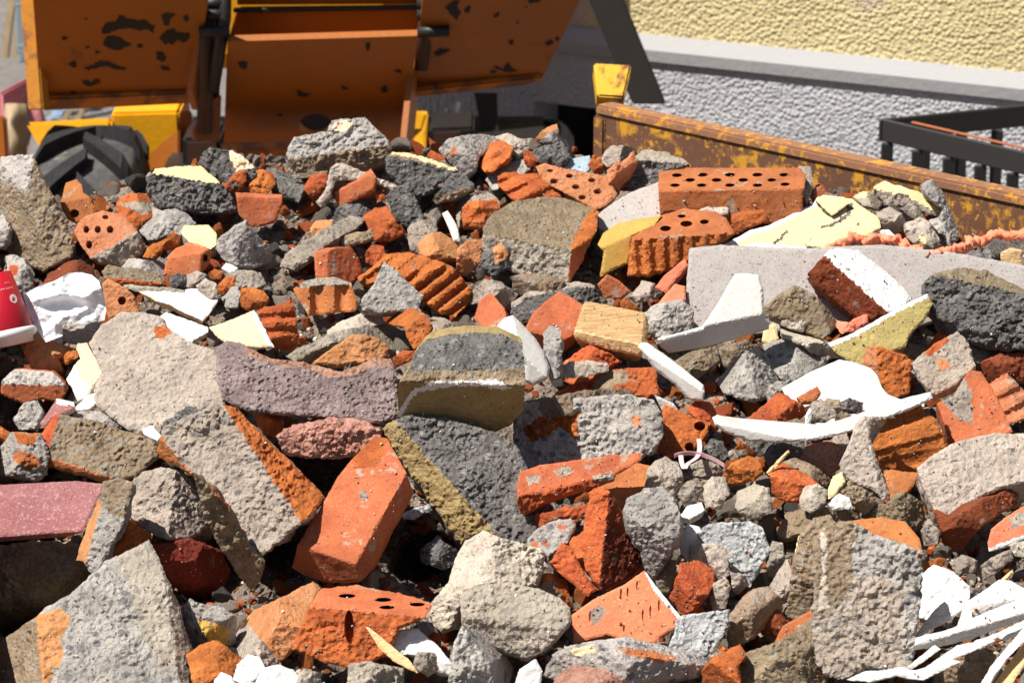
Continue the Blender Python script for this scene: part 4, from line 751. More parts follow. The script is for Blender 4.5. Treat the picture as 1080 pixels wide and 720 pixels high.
ceramics_done = False

def tube(name, pts, rad, mat, parent=None, sides=10, wob=0, loc=None):
    """round tube through world points"""
    P = [Vector(p) for p in pts]; V = []; F = []
    for i, p in enumerate(P):
        d = (P[min(i + 1, len(P) - 1)] - P[max(i - 1, 0)]).normalized()
        a = d.orthogonal().normalized() if i == 0 else (a - d * a.dot(d)).normalized()
        b = d.cross(a)
        r = rad[i] if isinstance(rad, (list, tuple)) else rad
        for k in range(sides):
            t = 2 * math.pi * k / sides
            q = p + (a * math.cos(t) + b * math.sin(t)) * r
            if wob: q += (q - p) * n3(q, 150) * wob + (q - p) * n3(q, 60, 4) * wob
            V.append(q)
    for i in range(len(P) - 1):
        for k in range(sides):
            F.append((i * sides + k, i * sides + (k + 1) % sides, (i + 1) * sides + (k + 1) % sides, (i + 1) * sides + k))
    F.append(tuple(range(sides))[::-1]); F.append(tuple((len(P) - 1) * sides + k for k in range(sides)))
    return link(name, V, F, [mat], parent=parent, loc=loc, smooth=True)
def pathpx(s, z=0.0, n=5):
    """smooth path over the heap through picture points"""
    q = nums(s); out = []
    for i in range(len(q) - 1):
        p0 = q[max(i - 1, 0)]; p1 = q[i]; p2 = q[i + 1]; p3 = q[min(i + 2, len(q) - 1)]
        for k in range(n):
            t = k / n
            f = [0.5 * (2 * p1[j] + (p2[j] - p0[j]) * t + (2 * p0[j] - 5 * p1[j] + 4 * p2[j] - p3[j]) * t * t + (-p0[j] + 3 * p1[j] - 3 * p2[j] + p3[j]) * t ** 3) for j in (0, 1)]
            out.append(f)
    out.append(q[-1])
    return [at(x, y, base_d(y) - z) for x, y in out]
def simple_mat(name, col, rough=.6, metal=0.0, spec=.4, bump=None):
    t = NT(name, rough, spec); t.b.inputs['Metallic'].default_value = metal
    return t.done(col, t.noise(bump[0], 4, .6) if bump else None, bump[1] if bump else .001)

def small_things():
    # coral foam string
    P = pathpx('872 262 888 257 905 251 918 253 930 251 945 255 958 261 975 267 992 266 1008 263 1022 257 1038 253 1052 247 1070 247 1100 250', .13, 7)
    rad = [.0045 + .003 * abs(n3((i, 3, 1), .45)) * 2 + .003 * math.sin(i * 1.3) ** 2 for i in range(len(P))]
    P = [p + Vector((n3((i, 0, 0), .6), n3((i, 9, 0), .6), n3((i, 0, 9), .6))) * .008 for i, p in enumerate(P)]
    o = tube('foam_string', P, rad, MAT['f'], wob=.9, sides=14, loc=P[40])
    tag(o, 'lumpy coral pink foam string lying behind the grey slab', 'foam')
    # pink ribbon
    for lab, s in (('longer pink plastic ribbon curl beside the dark grey lump', '711 481 716 479 727 478 742 480 756 486 764 491'), ('short pink plastic ribbon loop standing on the flat orange brick', '737 463 738 472 735 482 725 489 722 494 719 488 718 480')):
        P = pathpx(s, .12, 6)
        V = []; F = []
        for i, p in enumerate(P):
            w = Vector((0, -.3, .9)) * .0042 if 'longer' in lab else Vector((.9, -.2, .1)) * .0042
            V += [p + w, p - w, p - w + Vector((0, .0015, 0)), p + w + Vector((0, .0015, 0))]
        for i in range(len(P) - 1):
            for k in range(4): F.append((i * 4 + k, i * 4 + (k + 1) % 4, i * 4 + 4 + (k + 1) % 4, i * 4 + 4 + k))
        F += [(0, 3, 2, 1), tuple(len(V) - 4 + k for k in range(4))]
        tag(link('plastic_ribbon', V, F, [RIB], loc=P[0], smooth=False), lab, 'ribbon')
    # paper cup, upside down with its lid below
    d = base_d(356) - .10
    mpp = d / FPX
    base = at(5, 352, d); top = at(-9, 290, d)
    ax = (top - base); h = ax.length; ax.normalize()
    a = (RT - ax * RT.dot(ax)).normalized(); b = ax.cross(a)
    root = empty('paper_cup', base)
    tag(root, 'red paper cup with white round emblem standing upside down', 'cup')
    def lathe(name, prof, mat, seg=64, mats=None, pick=None):
        V = []; F = []; idx = []
        for r, z in prof:
            for k in range(seg):
                t = 2 * math.pi * k / seg
                V.append(base + a * math.cos(t) * r + b * math.sin(t) * r + ax * z)
        for i in range(len(prof) - 1):
            for k in range(seg): F.append((i * seg + k, i * seg + (k + 1) % seg, (i + 1) * seg + (k + 1) % seg, (i + 1) * seg + k))
        return link(name, [v - base for v in V], F, mats or [mat], parent=root, smooth=True)
    R0, R1 = 31.5 * mpp, 21 * mpp
    lathe('cup_body', [(R0 * .99, .001), (R0, .002), (R1, h), (R1 - .0012, h + .0006), (R1 - .002, h - .0005), (R1 - .003, h - .008)], CUPRED)
    lathe('cup_bottom', [(R1 - .003, h - .007), (R1 * .5, h - .006), (.0005, h - .006)], PAPER)
    lathe('cup_lid', [(R0 + .0005, .004), (R0 + .0035, .001), (R0 + .0038, -.006), (R0 + .001, -.010), (R0 * .9, -.013), (R0 * .88, -.022), (.001, -.023)], LIDW)
    def on_cup(u, v):
        """u angle along the wall, v height, just off the wall"""
        r = R0 + (R1 - R0) * v / h + .0004
        return base + a * math.cos(u) * r + b * math.sin(u) * r + ax * v
    def wall_poly(name, pts, mat):
        V = [on_cup(*p) - base for p in pts]
        return link(name, V, [tuple(range(len(V)))], [mat], parent=root)
    # find the angle facing the camera
    best = min(range(360), key=lambda k: (on_cup(math.radians(k), h / 2) - CAM).length)
    f0 = math.radians(best)
    sg = 1 if (on_cup(f0 + .3, h / 2) - on_cup(f0, h / 2)).dot(RT) > 0 else -1
    uc, vc, rr = f0 + sg * .72, h * .53, 4.8 * mpp
    rl = R0 + (R1 - R0) * vc / h
    ring = [(uc + sg * rr * math.cos(t) / rl, vc + rr * math.sin(t)) for t in [2 * math.pi * k / 28 for k in range(28)]]
    wall_poly('round_emblem', ring, LIDW)
    # emblem mark and the two lines of tiny white lettering
    V = []; F = []
    def bar(u0, v0, w, hh, lst, off=0.0003):
        rl = R0 + (R1 - R0) * v0 / h
        i = len(V)
        for du, dv in ((0, 0), (w, 0), (w, hh), (0, hh)):
            r = R0 + (R1 - R0) * (v0 + dv) / h + .0004 + off; u = u0 + sg * du / rl
            V.append(base + a * math.cos(u) * r + b * math.sin(u) * r + ax * (v0 + dv) - base)
        F.append((i, i + 1, i + 2, i + 3))
    for q in (-1.6, .2): bar(uc + sg * (q * mpp) / rl, vc - 1.8 * mpp, 1.1 * mpp, 3.6 * mpp, None)
    bar(uc + sg * (-1.6 * mpp) / rl, vc - .4 * mpp, 2.6 * mpp, 1.0 * mpp, None)
    link('emblem_mark', V, F, [CUPRED], parent=root)
    def text_row(word, px0, v, size):
        cu = bpy.data.curves.new('lettering', 'FONT'); cu.body = word; cu.size = size; cu.space_character = 1.15
        to = bpy.data.objects.new('lettering', cu); COL.objects.link(to)
        dg = bpy.context.evaluated_depsgraph_get(); me = bpy.data.meshes.new_from_object(to.evaluated_get(dg))
        bpy.data.objects.remove(to)
        for q in me.vertices:
            r = R0 + (R1 - R0) * (v + q.co.y) / h + .0005; u = f0 + sg * (px0 * mpp + q.co.x) / r
            q.co = a * math.cos(u) * r + b * math.sin(u) * r + ax * (v + q.co.y)
        me.materials.clear(); me.materials.append(LIDW)
        o = bpy.data.objects.new('lettering', me); COL.objects.link(o); o.parent = root
    text_row('RAW COFFEE', 4.5, h * .70, 2.6 * mpp)
    text_row('GOOD', 12, h * .80, 1.9 * mpp)
    # crumpled paper
    out = nums('24 311 40 302 58 296 72 288 85 287 97 290 104 296 110 312 112 328 110 338 88 341 66 338 66 354 48 361 38 346 30 330')
    yb = 356; dd = base_d(yb) - .10
    rng = random.Random(5)
    creases = [(rng.uniform(20, 115), rng.uniform(285, 360), rng.uniform(0, math.pi)) for _ in range(15)]
    COVER.append(out)
    o2 = resample(out, 2.2); pts = list(o2)
    y = 284
    while y < 362:
        x = 20
        while x < 116:
            q = (x + rng.uniform(-.6, .6), y + rng.uniform(-.6, .6))
            if in_poly(q, o2) and min(math.hypot(q[0] - s[0], q[1] - s[1]) for s in o2) > 1.2: pts.append(q)
            x += 2.2
        y += 2.0
    r = delaunay_2d_cdt([Vector(p) for p in pts], [(i, (i + 1) % len(o2)) for i in range(len(o2))], [], 1, 1e-4)
    V = []
    n = Vector((0, -.75, .66))
    for v in r[0]:
        P0 = at(66, yb, dd); ry = ray(v.x, v.y); dpt = (P0 - CAM).dot(n) / ry.dot(n)
        hh = 0
        for cxx, cyy, an in creases:
            s = (v.x - cxx) * math.sin(an) - (v.y - cyy) * math.cos(an)
            hh += .0085 * math.exp(-abs(s) / 9) * (1 if int(cxx) % 2 else -1)
        dpt += hh + .012 * abs(n3((v.x, v.y, 2), .07)) 
        # a deep hollow inside the wrap
        q = ((v.x - 66) / 24) ** 2 + ((v.y - 322) / 11) ** 2
        if q < 1: dpt += .03 * (1 - q)
        V.append(at(v.x, v.y, dpt))
    F = [tuple(f) for f in r[2]]
    k = len(V); V2 = V + [v + ray(540, 360) * .0012 for v in V]
    cnt = {}
    for f in F:
        for x, y in ((f[0], f[1]), (f[1], f[2]), (f[2], f[0])): cnt[(x, y)] = 1
    F2 = F + [tuple(i + k for i in f)[::-1] for f in F] + [(x, y, y + k, x + k) for (x, y) in cnt if (y, x) not in cnt]
    o = link('paper_wrapper', V2, F2, [PAPER], loc=V[0])
    tag(o, 'crumpled white sandwich paper beside the red cup', 'paper')

# ------------------------------------------------------------------ the bed of fine debris, the loose chips
SKY = nums('-600 190 -100 172 0 168 40 172 58 205 85 196 150 180 215 160 300 156 350 132 410 150 500 146 590 140 640 160 720 170 850 186 930 198 985 196 1010 240 1080 246 1300 262 1700 280')
def skyline(x):
    for (x0, y0), (x1, y1) in zip(SKY, SKY[1:]):
        if x0 <= x <= x1: return y0 + (y1 - y0) * (x - x0) / (x1 - x0)
    return SKY[0][1] if x < SKY[0][0] else SKY[-1][1]
HOLLOWS = [(20, 630, 110, 70, .45), (470, 600, 62, 42, .36), (385, 640, 40, 20, .12), (210, 600, 60, 50, .2), (340, 500, 60, 50, .25), (300, 590, 40, 45, .25), (30, 430, 60, 40, .16),
           (20, 360, 40, 30, .12), (480, 240, 22, 18, .1), (640, 440, 40, 20, .08), (50, 240, 60, 60, .12), (430, 575, 50, 40, .25), (700, 300, 26, 20, .1), (1065, 400, 40, 20, .12)]
def bed_d(px, py):
    d = base_d(py) + .082
    d += .03 * n3((px, py, 0), .02) + .02 * n3((px, py, 4), .06)
    for hx, hy, rx, ry, dp in HOLLOWS:
        q = ((px - hx) / rx) ** 2 + ((py - hy) / ry) ** 2
        if q < 1: d += dp * (1 - q) ** .7
    return d
def bed():
    V = []; F = []; xs = [(-620 + i * 5.5) for i in range(415)]
    rows = 170
    for j in range(rows):
        for x in xs:
            t = j / (rows - 14)
            top = skyline(x) + 14
            if t <= 1:
                py = 1010 + (top - 1010) * t
                p = at(x, py, bed_d(x, py))
                p += Vector((n3(p, 30), n3(p, 30, 5), n3(p, 30, 9))) * .012 + Vector((n3(p, 90), n3(p, 90, 5), n3(p, 90, 9))) * .005
                if t == 1 or j == rows - 14: pass
            else:
                k = j - (rows - 14)
                p0 = at(x, top, bed_d(x, top))
                p = p0 + Vector((0, .035 * k, -.09 * k))
            V.append(p)
    n = len(xs)
    for j in range(rows - 1):
        for i in range(n - 1):
            F.append((j * n + i, j * n + i + 1, (j + 1) * n + i + 1, (j + 1) * n + i))
    o = link('rubble_bed', V, F, [MAT['m2']], loc=V[n * 60 + 200], smooth=False)
    tag(o, 'brown grey bed of fine crushed mortar and dust under the rubble', 'rubble', kind='stuff')

def rock_mesh(rng, r, sub=1):
    import bmesh
    bm = bmesh.new(); bmesh.ops.create_icosphere(bm, subdivisions=sub, radius=1)
    s = Vector((rng.uniform(.7, 1.3), rng.uniform(.6, 1.1), rng.uniform(.5, .9))) * r
    sd = rng.uniform(0, 90)
    cuts = [(Vector((rng.gauss(0, 1), rng.gauss(0, 1), rng.gauss(0, 1))).normalized(), rng.uniform(.32, .72)) for _ in range(9)]
    for v in bm.verts:
        for n, d in cuts:
            q = v.co.dot(n)
            if q > d: v.co -= n * (q - d)
        v.co += v.co * (n3(v.co, 1.6, sd) * .12 + n3(v.co, 5, sd) * .07)
        v.co = Vector((v.co.x * s.x, v.co.y * s.y, v.co.z * s.z))
    out = ([v.co.copy() for v in bm.verts], [tuple(v.index for v in f.verts) for f in bm.faces])
    bm.free(); return out

def fillers():
    rng = random.Random(11)
    gw, gh = 272, 180
    cov = np.zeros((gh, gw), bool)
    for poly in COVER:
        xs = [p[0] for p in poly]; ys = [p[1] for p in poly]
        for gy in range(max(0, int(min(ys) / 4)), min(gh, int(max(ys) / 4) + 1)):
            for gx in range(max(0, int(min(xs) / 4)), min(gw, int(max(xs) / 4) + 1)):
                if not cov[gy, gx] and in_poly((gx * 4 + 2, gy * 4 + 2), poly): cov[gy, gx] = True
    kinds = [('brick_chip', 'b', 'small loose broken red brick chip wedged between larger rubble pieces', 'brick', 'loose red brick chips in the gaps', .40),
             ('mortar_pebble', 'm', 'small loose grey beige mortar pebble lying between larger rubble pieces', 'mortar', 'loose mortar pebbles in the gaps', .30),
             ('slag_pebble', 'k', 'small loose dark grey slag pebble lying between larger rubble pieces', 'slag', 'loose slag pebbles in the gaps', .08),
             ('lime_pebble', 't', 'small loose pale lime mortar pebble lying between larger rubble pieces', 'mortar', 'loose pale lime pebbles in the gaps', .22)]
    protos = {}
    for nm, m, *_ in kinds:
        protos[nm] = []
        for q in range(7):
            vs, fs = rock_mesh(rng, 1.0, 3)
            me = bpy.data.meshes.new(nm); me.from_pydata([tuple(v) for v in vs], [], fs); me.materials.append(MAT[m]); me.update()
            protos[nm].append(me)
    cells = [(gx, gy) for gy in range(gh) for gx in range(gw) if not cov[gy, gx] and gy * 4 > skyline(gx * 4) + 6]
    rng.shuffle(cells); placed = []; cnt = {}
    for gx, gy in cells:
        x, y = gx * 4 + rng.uniform(0, 4), gy * 4 + rng.uniform(0, 4)
        r = rng.choice([4, 5, 5, 6, 7, 8, 10, 13, 15])
        if any(math.hypot(x - a, y - b) < (r + c) * .48 for a, b, c in placed): continue
        inh = any(((x - hx) / rx) ** 2 + ((y - hy) / ry) ** 2 < .5 and dp > .2 for hx, hy, rx, ry, dp in HOLLOWS)
        if inh and rng.random() < .75: continue
        if len(placed) > 760: break
        u = rng.random(); acc = 0
        for kd in kinds:
            acc += kd[5]
            if u <= acc: break
        placed.append((x, y, r))
        d = bed_d(x, y) - r * .0015 * .5
        mpp = d / FPX
        o = bpy.data.objects.new(kd[0], rng.choice(protos[kd[0]])); COL.objects.link(o)
        o.location = at(x, y, d); o.rotation_euler = (rng.uniform(0, 6), rng.uniform(0, 6), rng.uniform(0, 6)); s = r * mpp * 1.25; o.scale = (s, s, s)
        tag(o, kd[2], kd[3], kd[4])
    # fine crumbs: nobody could count these
    for nm, m, N, lab in (('mortar_crumbs', 't', 5000, 'fine pale mortar crumbs strewn over the rubble'), ('brick_crumbs', 'b', 2000, 'fine orange brick crumbs strewn over the rubble'), ('slag_crumbs', 'k', 900, 'fine dark slag crumbs strewn over the rubble'), ('plaster_crumbs', 'w', 700, 'fine white plaster flakes strewn over the rubble')):
        V = []; F = []
        shapes = [rock_mesh(rng, 1.0, 1) for _ in range(6)]
        for i in range(N):
            if rng.random() < {'b': .12, 'w': .3}.get(m, .4):
                p = rng.choice(TOPS) + Vector((rng.uniform(-.004, .004), -.001, .001)); r = rng.uniform(.0010, .0028) * (1.5 if rng.random() < .1 else 1)
            else:
                x = rng.uniform(-60, 1140); y = rng.uniform(skyline(x) + 5, 760)
                p = at(x, y, bed_d(x, y) - .004); r = rng.uniform(.003, .011) * (.7 if m == 'w' else 1)
            vs, fs = rng.choice(shapes); b0 = len(V)
            rot = Matrix.Rotation(rng.uniform(0, 6.28), 3, Vector((rng.gauss(0, 1), rng.gauss(0, 1), rng.gauss(0, 1))).normalized())
            V += [p + rot @ (v * r) for v in vs]; F += [tuple(j + b0 for j in f) for f in fs]
        tag(link(nm, V, F, [MAT[m]], loc=V[0]), lab, 'crumbs', kind='stuff')

MAT['m2'] = rubble_mat('crushed_mortar_bed', (0.42, 0.335, 0.255), (0.24, 0.185, 0.14), (0.26, 0.075, 0.03), 0.66, speck=(0.42, 0.37, 0.3), speck_amt=0.5, bump=0.012, pits=1.0, grain=120)
CUPRED = simple_mat('red_card', (0.50, 0.008, 0.022), .45)
PAPER = simple_mat('white_paper', (0.80, 0.79, 0.80), .8, bump=(160, .0006))
LIDW = simple_mat('white_lid', (0.80, 0.77, 0.74), .4)
RIB = simple_mat('pink_plastic', (0.72, 0.45, 0.45), .45)

# ------------------------------------------------------------------ the machine, the skip, the house
def painted_metal(name, c, rustc, dark, amt, scale=6, rough=.45, fine=0.0, streak=False):
    t = NT(name, rough, .4)
    co = t.co
    n1 = t.noise(scale, 7, .62, dist=.4)
    col = t.mix(t.ramp(t.noise(3.5, 4, .6), .35, .7), c, tuple(x * .82 for x in c))
    col = t.mix(t.ramp(n1, 1 - amt - .03, 1 - amt + .06), col, rustc)
    if dark: col = t.mix(t.ramp(t.noise(scale * 1.3, 6, .6, dist=.5), .625, .635), col, dark)
    if fine: col = t.mix(t.ramp(t.noise(40, 5, .75), 1 - fine, 1 - fine + .05), col, rustc)
    return t.done(col, t.math('ADD', n1, t.math('MULTIPLY', t.noise(60, 4), .4)), .002)
def stucco(name, c1, c2, bump, grain=28, stain=None):
    t = NT(name, .95, .1)
    col = t.mix(t.ramp(t.noise(3, 4), .35, .65), c1, c2)
    if stain: col = t.mix(t.ramp(t.noise(1.7, 4, .6), .58, .66), col, stain)
    h = t.math('ADD', t.ramp(t.voro(grain).outputs['Distance'], .75, .0), t.math('MULTIPLY', t.noise(grain * .6, 3, .5), .8))
    h2 = t.noise(grain * 2.2, 2)
    return t.done(col, t.math('ADD', h, t.math('MULTIPLY', h2, .3)), bump)

def slab3(name, pts, thick, mat, parent, origin, bevel=0, push=None):
    """plate with the given front outline (world points in order) and real thickness"""
    n = Vector()
    for i in range(len(pts)):
        n += (pts[i] - pts[0]).cross(pts[(i + 1) % len(pts)] - pts[0])
    n.normalize()
    if n.dot(pts[0] - CAM) > 0: n = -n
    k = len(pts); V = [p - origin for p in pts] + [p - n * thick - origin for p in pts]
    F = [tuple(range(k)), tuple(range(2 * k - 1, k - 1, -1))] + [(i, i + k, (i + 1) % k + k, (i + 1) % k) for i in range(k)]
    o = link(name, V, F, [mat], parent=parent)
    if not parent: o.location = origin
    import bmesh
    bm = bmesh.new(); bm.from_mesh(o.data); bmesh.ops.recalc_face_normals(bm, faces=bm.faces)
    if bevel: bmesh.ops.bevel(bm, geom=list(bm.edges), offset=bevel, segments=2, affect='EDGES')
    bm.to_mesh(o.data); bm.free()
    return o
def on_plane(poly, P0, n):
    n = Vector(n).normalized(); out = []
    for px, py in nums(poly):
        r = ray(px, py); out.append(CAM + r * ((P0 - CAM).dot(n) / r.dot(n)))
    return out
def box(name, lo, hi, mat, parent=None, origin=None, bevel=.01, rotz=0, piv=None):
    import bmesh
    bm = bmesh.new(); bmesh.ops.create_cube(bm, size=1)
    for v in bm.verts: v.co = Vector(((lo[i] + hi[i]) / 2 + v.co[i] * (hi[i] - lo[i]) for i in range(3)))
    if rotz: bmesh.ops.rotate(bm, verts=bm.verts, cent=piv or ((lo[0] + hi[0]) / 2, (lo[1] + hi[1]) / 2, 0), matrix=Matrix.Rotation(rotz, 3, 'Z'))
    if bevel: bmesh.ops.bevel(bm, geom=list(bm.edges), offset=bevel, segments=2, affect='EDGES')
    org = origin if origin is not None else Vector(((lo[0] + hi[0]) / 2, (lo[1] + hi[1]) / 2, lo[2]))
    for v in bm.verts: v.co -= org
    me = bpy.data.meshes.new(name); bm.to_mesh(me); bm.free(); me.materials.append(mat)
    o = bpy.data.objects.new(name, me); COL.objects.link(o)
    if parent: o.parent = parent
    else: o.location = org
    return o
def bar(name, p, q, w, mat, parent=None, origin=None, h=None, bevel=.003):
    """square bar from p to q"""
    import bmesh
    p, q = Vector(p), Vector(q); d = (q - p); L = d.length
    bm = bmesh.new(); bmesh.ops.create_cube(bm, size=1)
    for v in bm.verts: v.co = Vector((v.co.x * w, v.co.y * (h or w), v.co.z * L))
    if bevel: bmesh.ops.bevel(bm, geom=list(bm.edges), offset=bevel, segments=1, affect='EDGES')
    rot = d.to_track_quat('Z', 'Y').to_matrix()
    org = origin if origin is not None else p
    for v in bm.verts: v.co = rot @ v.co + (p + q) / 2 - org
    me = bpy.data.meshes.new(name); bm.to_mesh(me); bm.free(); me.materials.append(mat)
    o = bpy.data.objects.new(name, me); COL.objects.link(o)
    if parent: o.parent = parent
    else: o.location = org
    return o

def background():
    OR = painted_metal('orange_machine_paint', (0.36, 0.100, 0.005), (0.16, 0.050, 0.012), None, .34, scale=5, fine=.30)
    ORL = painted_metal('worn_bucket_lip', (0.50, 0.15, 0.02), (0.20, 0.075, 0.03), None, .50, scale=14)
    YE = painted_metal('yellow_machine_paint', (0.84, 0.40, 0.008), (0.30, 0.10, 0.02), None, .27, scale=9)
    BLK = simple_mat('black_grease_steel', (0.018, 0.015, 0.014), .5, bump=(30, .003))
    DK = simple_mat('dark_brown_steel', (0.06, 0.025, 0.015), .6, bump=(30, .002))
    TY = rubble_mat('tyre_rubber', (0.020, 0.020, 0.022), (0.032, 0.031, 0.031), (0.10, 0.09, 0.08), .66, bump=.002, rough=.75, av=0, patch_scale=7)
    TY2 = rubble_mat('dusty_tyre_rubber', (0.11, 0.105, 0.10), (0.06, 0.058, 0.056), (0.17, 0.155, 0.14), .58, bump=.002, rough=.85, av=0, patch_scale=9)
    # ground
    g = rubble_mat('gravel_ground', (0.36, 0.32, 0.29), (0.24, 0.21, 0.19), (0.18, 0.16, 0.14), .6, bump=.02, grain=60, av=0, patch_scale=5)
    o = link('ground', [(-150, -30, 0), (150, -30, 0), (150, 300, 0), (-150, 300, 0)], [(0, 1, 2, 3)], [g]); tag(o, kind='structure')
    # --- house wall: the ledge line runs through two picture points at height H
    H = 1.12
    A = at_z(1080, 90, H); B = at_z(600, 40, H)
    dv = (A - B); dv.z = 0; dv.normalize()
    nrm = Vector((dv.y, -dv.x, 0))
    if nrm.y > 0: nrm = -nrm
    s0 = B - dv * .95; s1 = A + dv * 4.0
    ws = stucco('yellow_roughcast', (0.67, 0.565, 0.31), (0.60, 0.50, 0.27), .005, 85, stain=(0.56, 0.44, 0.36))
    gs = stucco('grey_roughcast', (0.50, 0.50, 0.515), (0.43, 0.43, 0.445), .005, 90)
    ls = simple_mat('ledge_plaster', (0.36, 0.355, 0.355), .9, bump=(60, .002))
    org = Vector((A.x, A.y, 0))
    root = empty('house_wall', org); tag(root, 'yellow roughcast house wall above a grey plinth with ledge', 'house')
    def strip(name, z0, z1, off0, off1, mat, a0=s0, a1=s1, back=.3):
        V = []
        for s in (a0, a1):
            for z, off in ((z0, off0), (z1, off1)): V.append(Vector((s.x, s.y, 0)) + nrm * off + Vector((0, 0, z)) - org)
            for z in (z1, z0): V.append(Vector((s.x, s.y, 0)) - nrm * back + Vector((0, 0, z)) - org)
        F = [(0, 1, 5, 4), (1, 2, 6, 5), (2, 3, 7, 6), (3, 0, 4, 7), (0, 3, 2, 1), (4, 5, 6, 7)]
        return link(name, V, F, [mat], parent=root)
    strip('upper_wall', H + .035, 4.6, .0, .0, ws)
    strip('ledge_slope', H - .002, H + .035, .045, .010, ls)
    strip('ledge_edge', H - .035, H - .002, .042, .045, ls)
    # plinth in pieces round the cellar window
    wl = at_z(572, 130, .62); wr = at_z(690, 150, .62)
    def proj(p): return (Vector((p.x, p.y, 0)) - Vector((s0.x, s0.y, 0))).dot(dv)
    L = lambda t: s0 + dv * t
    def hit(px, py):
        r = ray(px, py); return CAM + r * ((Vector((A.x, A.y, 0)) - Vector((CAM.x, CAM.y, 0))).dot(nrm) / r.dot(nrm))
    w0, w1 = hit(568, 105), hit(668, 118)
    t0, t1 = proj(w0), proj(w1); zt = w0.z; zb = zt - .34
    strip('plinth', 0, zb, .03, .03, gs)
    strip('plinth', zt, H - .035, .03, .03, gs)
    strip('plinth', zb, zt, .03, .03, gs, L(0), L(t0))
    strip('plinth', zb, zt, .03, .03, gs, L(t1), s1)
    wd = simple_mat('cellar_dark', (0.02, 0.02, 0.024), .3)
    strip('window_pane', zb, zt, -.12, -.12, wd, L(t0), L(t1))
    fr = simple_mat('window_paint', (0.30, 0.30, 0.30), .6)
    strip('window_frame', zb, zt, -.09, -.09, fr, L((t0 + t1) / 2 - .015), L((t0 + t1) / 2 + .015), back=.13)
    strip('window_frame', zt - .03, zt, -.085, -.085, fr, L(t0), L(t1), back=.13)
    # --- leaning dark beam in front of the wall
    P0 = at(650, 60, 9.0)
    bm = simple_mat('shade_darkened_steel', (0.028, 0.023, 0.019), .8, bump=(20, .001))  # colour darkened to put the shade on the beam into it
    P = on_plane('604 -40 642 -40 703 110 667 110', P0, (0, -1, .1))
    o = slab3('steel_beam', P, .12, bm, None, P[2], bevel=.004); tag(o, 'brown grey steel beam leaning towards the house wall', 'beam')
    # --- skip
    sk = painted_metal('rusty_yellow_steel', (0.15, 0.066, 0.036), (0.56, 0.27, 0.02), None, .46, scale=19, rough=.7, fine=.43)
    skr = painted_metal('rusty_rim', (0.30, 0.14, 0.075), (0.64, 0.30, 0.03), None, .42, scale=34, rough=.65, fine=.43)
    ye2 = painted_metal('yellow_post_paint', (0.78, 0.42, 0.02), (0.22, 0.07, 0.025), None, .46, scale=14, rough=.6, fine=.38)
    zr = 1.49
    a = at_z(629, 112, zr); b = at_z(1080, 209, zr)
    e = (b - a); e.z = 0; e.normalize(); sn = Vector((e.y, -e.x, 0))
    if sn.y > 0: sn = -sn
    b2 = b + e * 1.6
    root = empty('skip_container', Vector((a.x, a.y, .1))); org = root.location.copy()
    tag(root, 'rusty yellow steel skip wall with a chipped rim behind the rubble', 'skip')
    def sl(name, p, q, z0, z1, o0, o1, mat, bev=.004):
        V = []
        for s in (p, q):
            for z, of in ((z0, o0), (z1, o0), (z1, o1), (z0, o1)): V.append(Vector((s.x, s.y, z)) + sn * of - org)
        F = [(0, 1, 5, 4), (1, 2, 6, 5), (2, 3, 7, 6), (3, 0, 4, 7), (0, 3, 2, 1), (4, 5, 6, 7)]
        import bmesh
        o = link(name, V, F, [mat], parent=root)
        m = bmesh.new(); m.from_mesh(o.data); bmesh.ops.recalc_face_normals(m, faces=m.faces); bmesh.ops.bevel(m, geom=list(m.edges), offset=bev, segments=2, affect='EDGES'); m.to_mesh(o.data); m.free()
        return o
    sl('side_or_shade_wall', a, b2, .1, zr - .012, .0, -.006, sk, .001)
    sl('rim', a, b2, zr - .018, zr + .004, .005, -.045, skr, .005)
    sl('end_post', a - e * .006, a + e * .028, .1, zr - .021, .006, -.03, sk)
    # flared stub standing on the rim
    P = [at(626, 66, 7.30), at(666, 68, 7.30), at(658, 103, 7.26), at(630, 101, 7.26)]
    pt = slab3('flared_stub', P, .05, ye2, root, org, bevel=.004)
    sl('floor_plate', a - e * 3, b2, .1, .106, 3.2, -.006, sk, .001)
    # unseen wall added beyond the left edge, put there to shade the heap
    V = []
    for i in range(12):
        y = 800 - i * 58
        p = at(-20 - 6 * (i % 2), y, base_d(y)) + Vector((0, 0, .09 - .05 * (i > 8)))
        V += [p - org, p + Vector((-.012, 0, 0)) - org, p + Vector((-.012, 0, -1.0)) - org, p + Vector((0, 0, -1.0)) - org]
    F = [(i * 4 + k, i * 4 + (k + 1) % 4, i * 4 + 4 + (k + 1) % 4, i * 4 + 4 + k) for i in range(11) for k in range(4)]
    link('side_or_shade_wall', V, F, [sk], parent=root)
    # --- black steel cage beyond the skip
    ck = simple_mat('black_cage_paint', (0.030, 0.028, 0.028), .45, bump=(40, .001))
    rs = simple_mat('orange_rust_edge', (0.36, 0.11, 0.04), .8, bump=(60, .001))
    zc = 1.17
    c0 = at_z(931, 137, zc); c1 = at_z(1080, 172, zc); c2 = at_z(1080, 122, zc)
    e1 = (c1 - c0).normalized(); e2 = (c2 - c0).normalized()
    root = empty('steel_cage', Vector((c0.x, c0.y, 0))); org = root.location.copy()
    tag(root, 'black slatted steel cage with an orange rusted top edge', 'cage')
    up = Vector((0, 0, 1))
    for ee, ln in ((e1, 1.6), (e2, 1.4)):
        bar('top_rail', c0 - ee * .01, c0 + ee * ln, .010, ck, root, org, h=.056)
        k = 0
        for i in range(1 if ee is e2 else 0, 14):
            p = c0 + ee * (.017 + i * .105) - up * .03
            bar('slat', p - up * .85, p, .03, ck, root, org, h=.012)
    n1 = e1.cross(up)
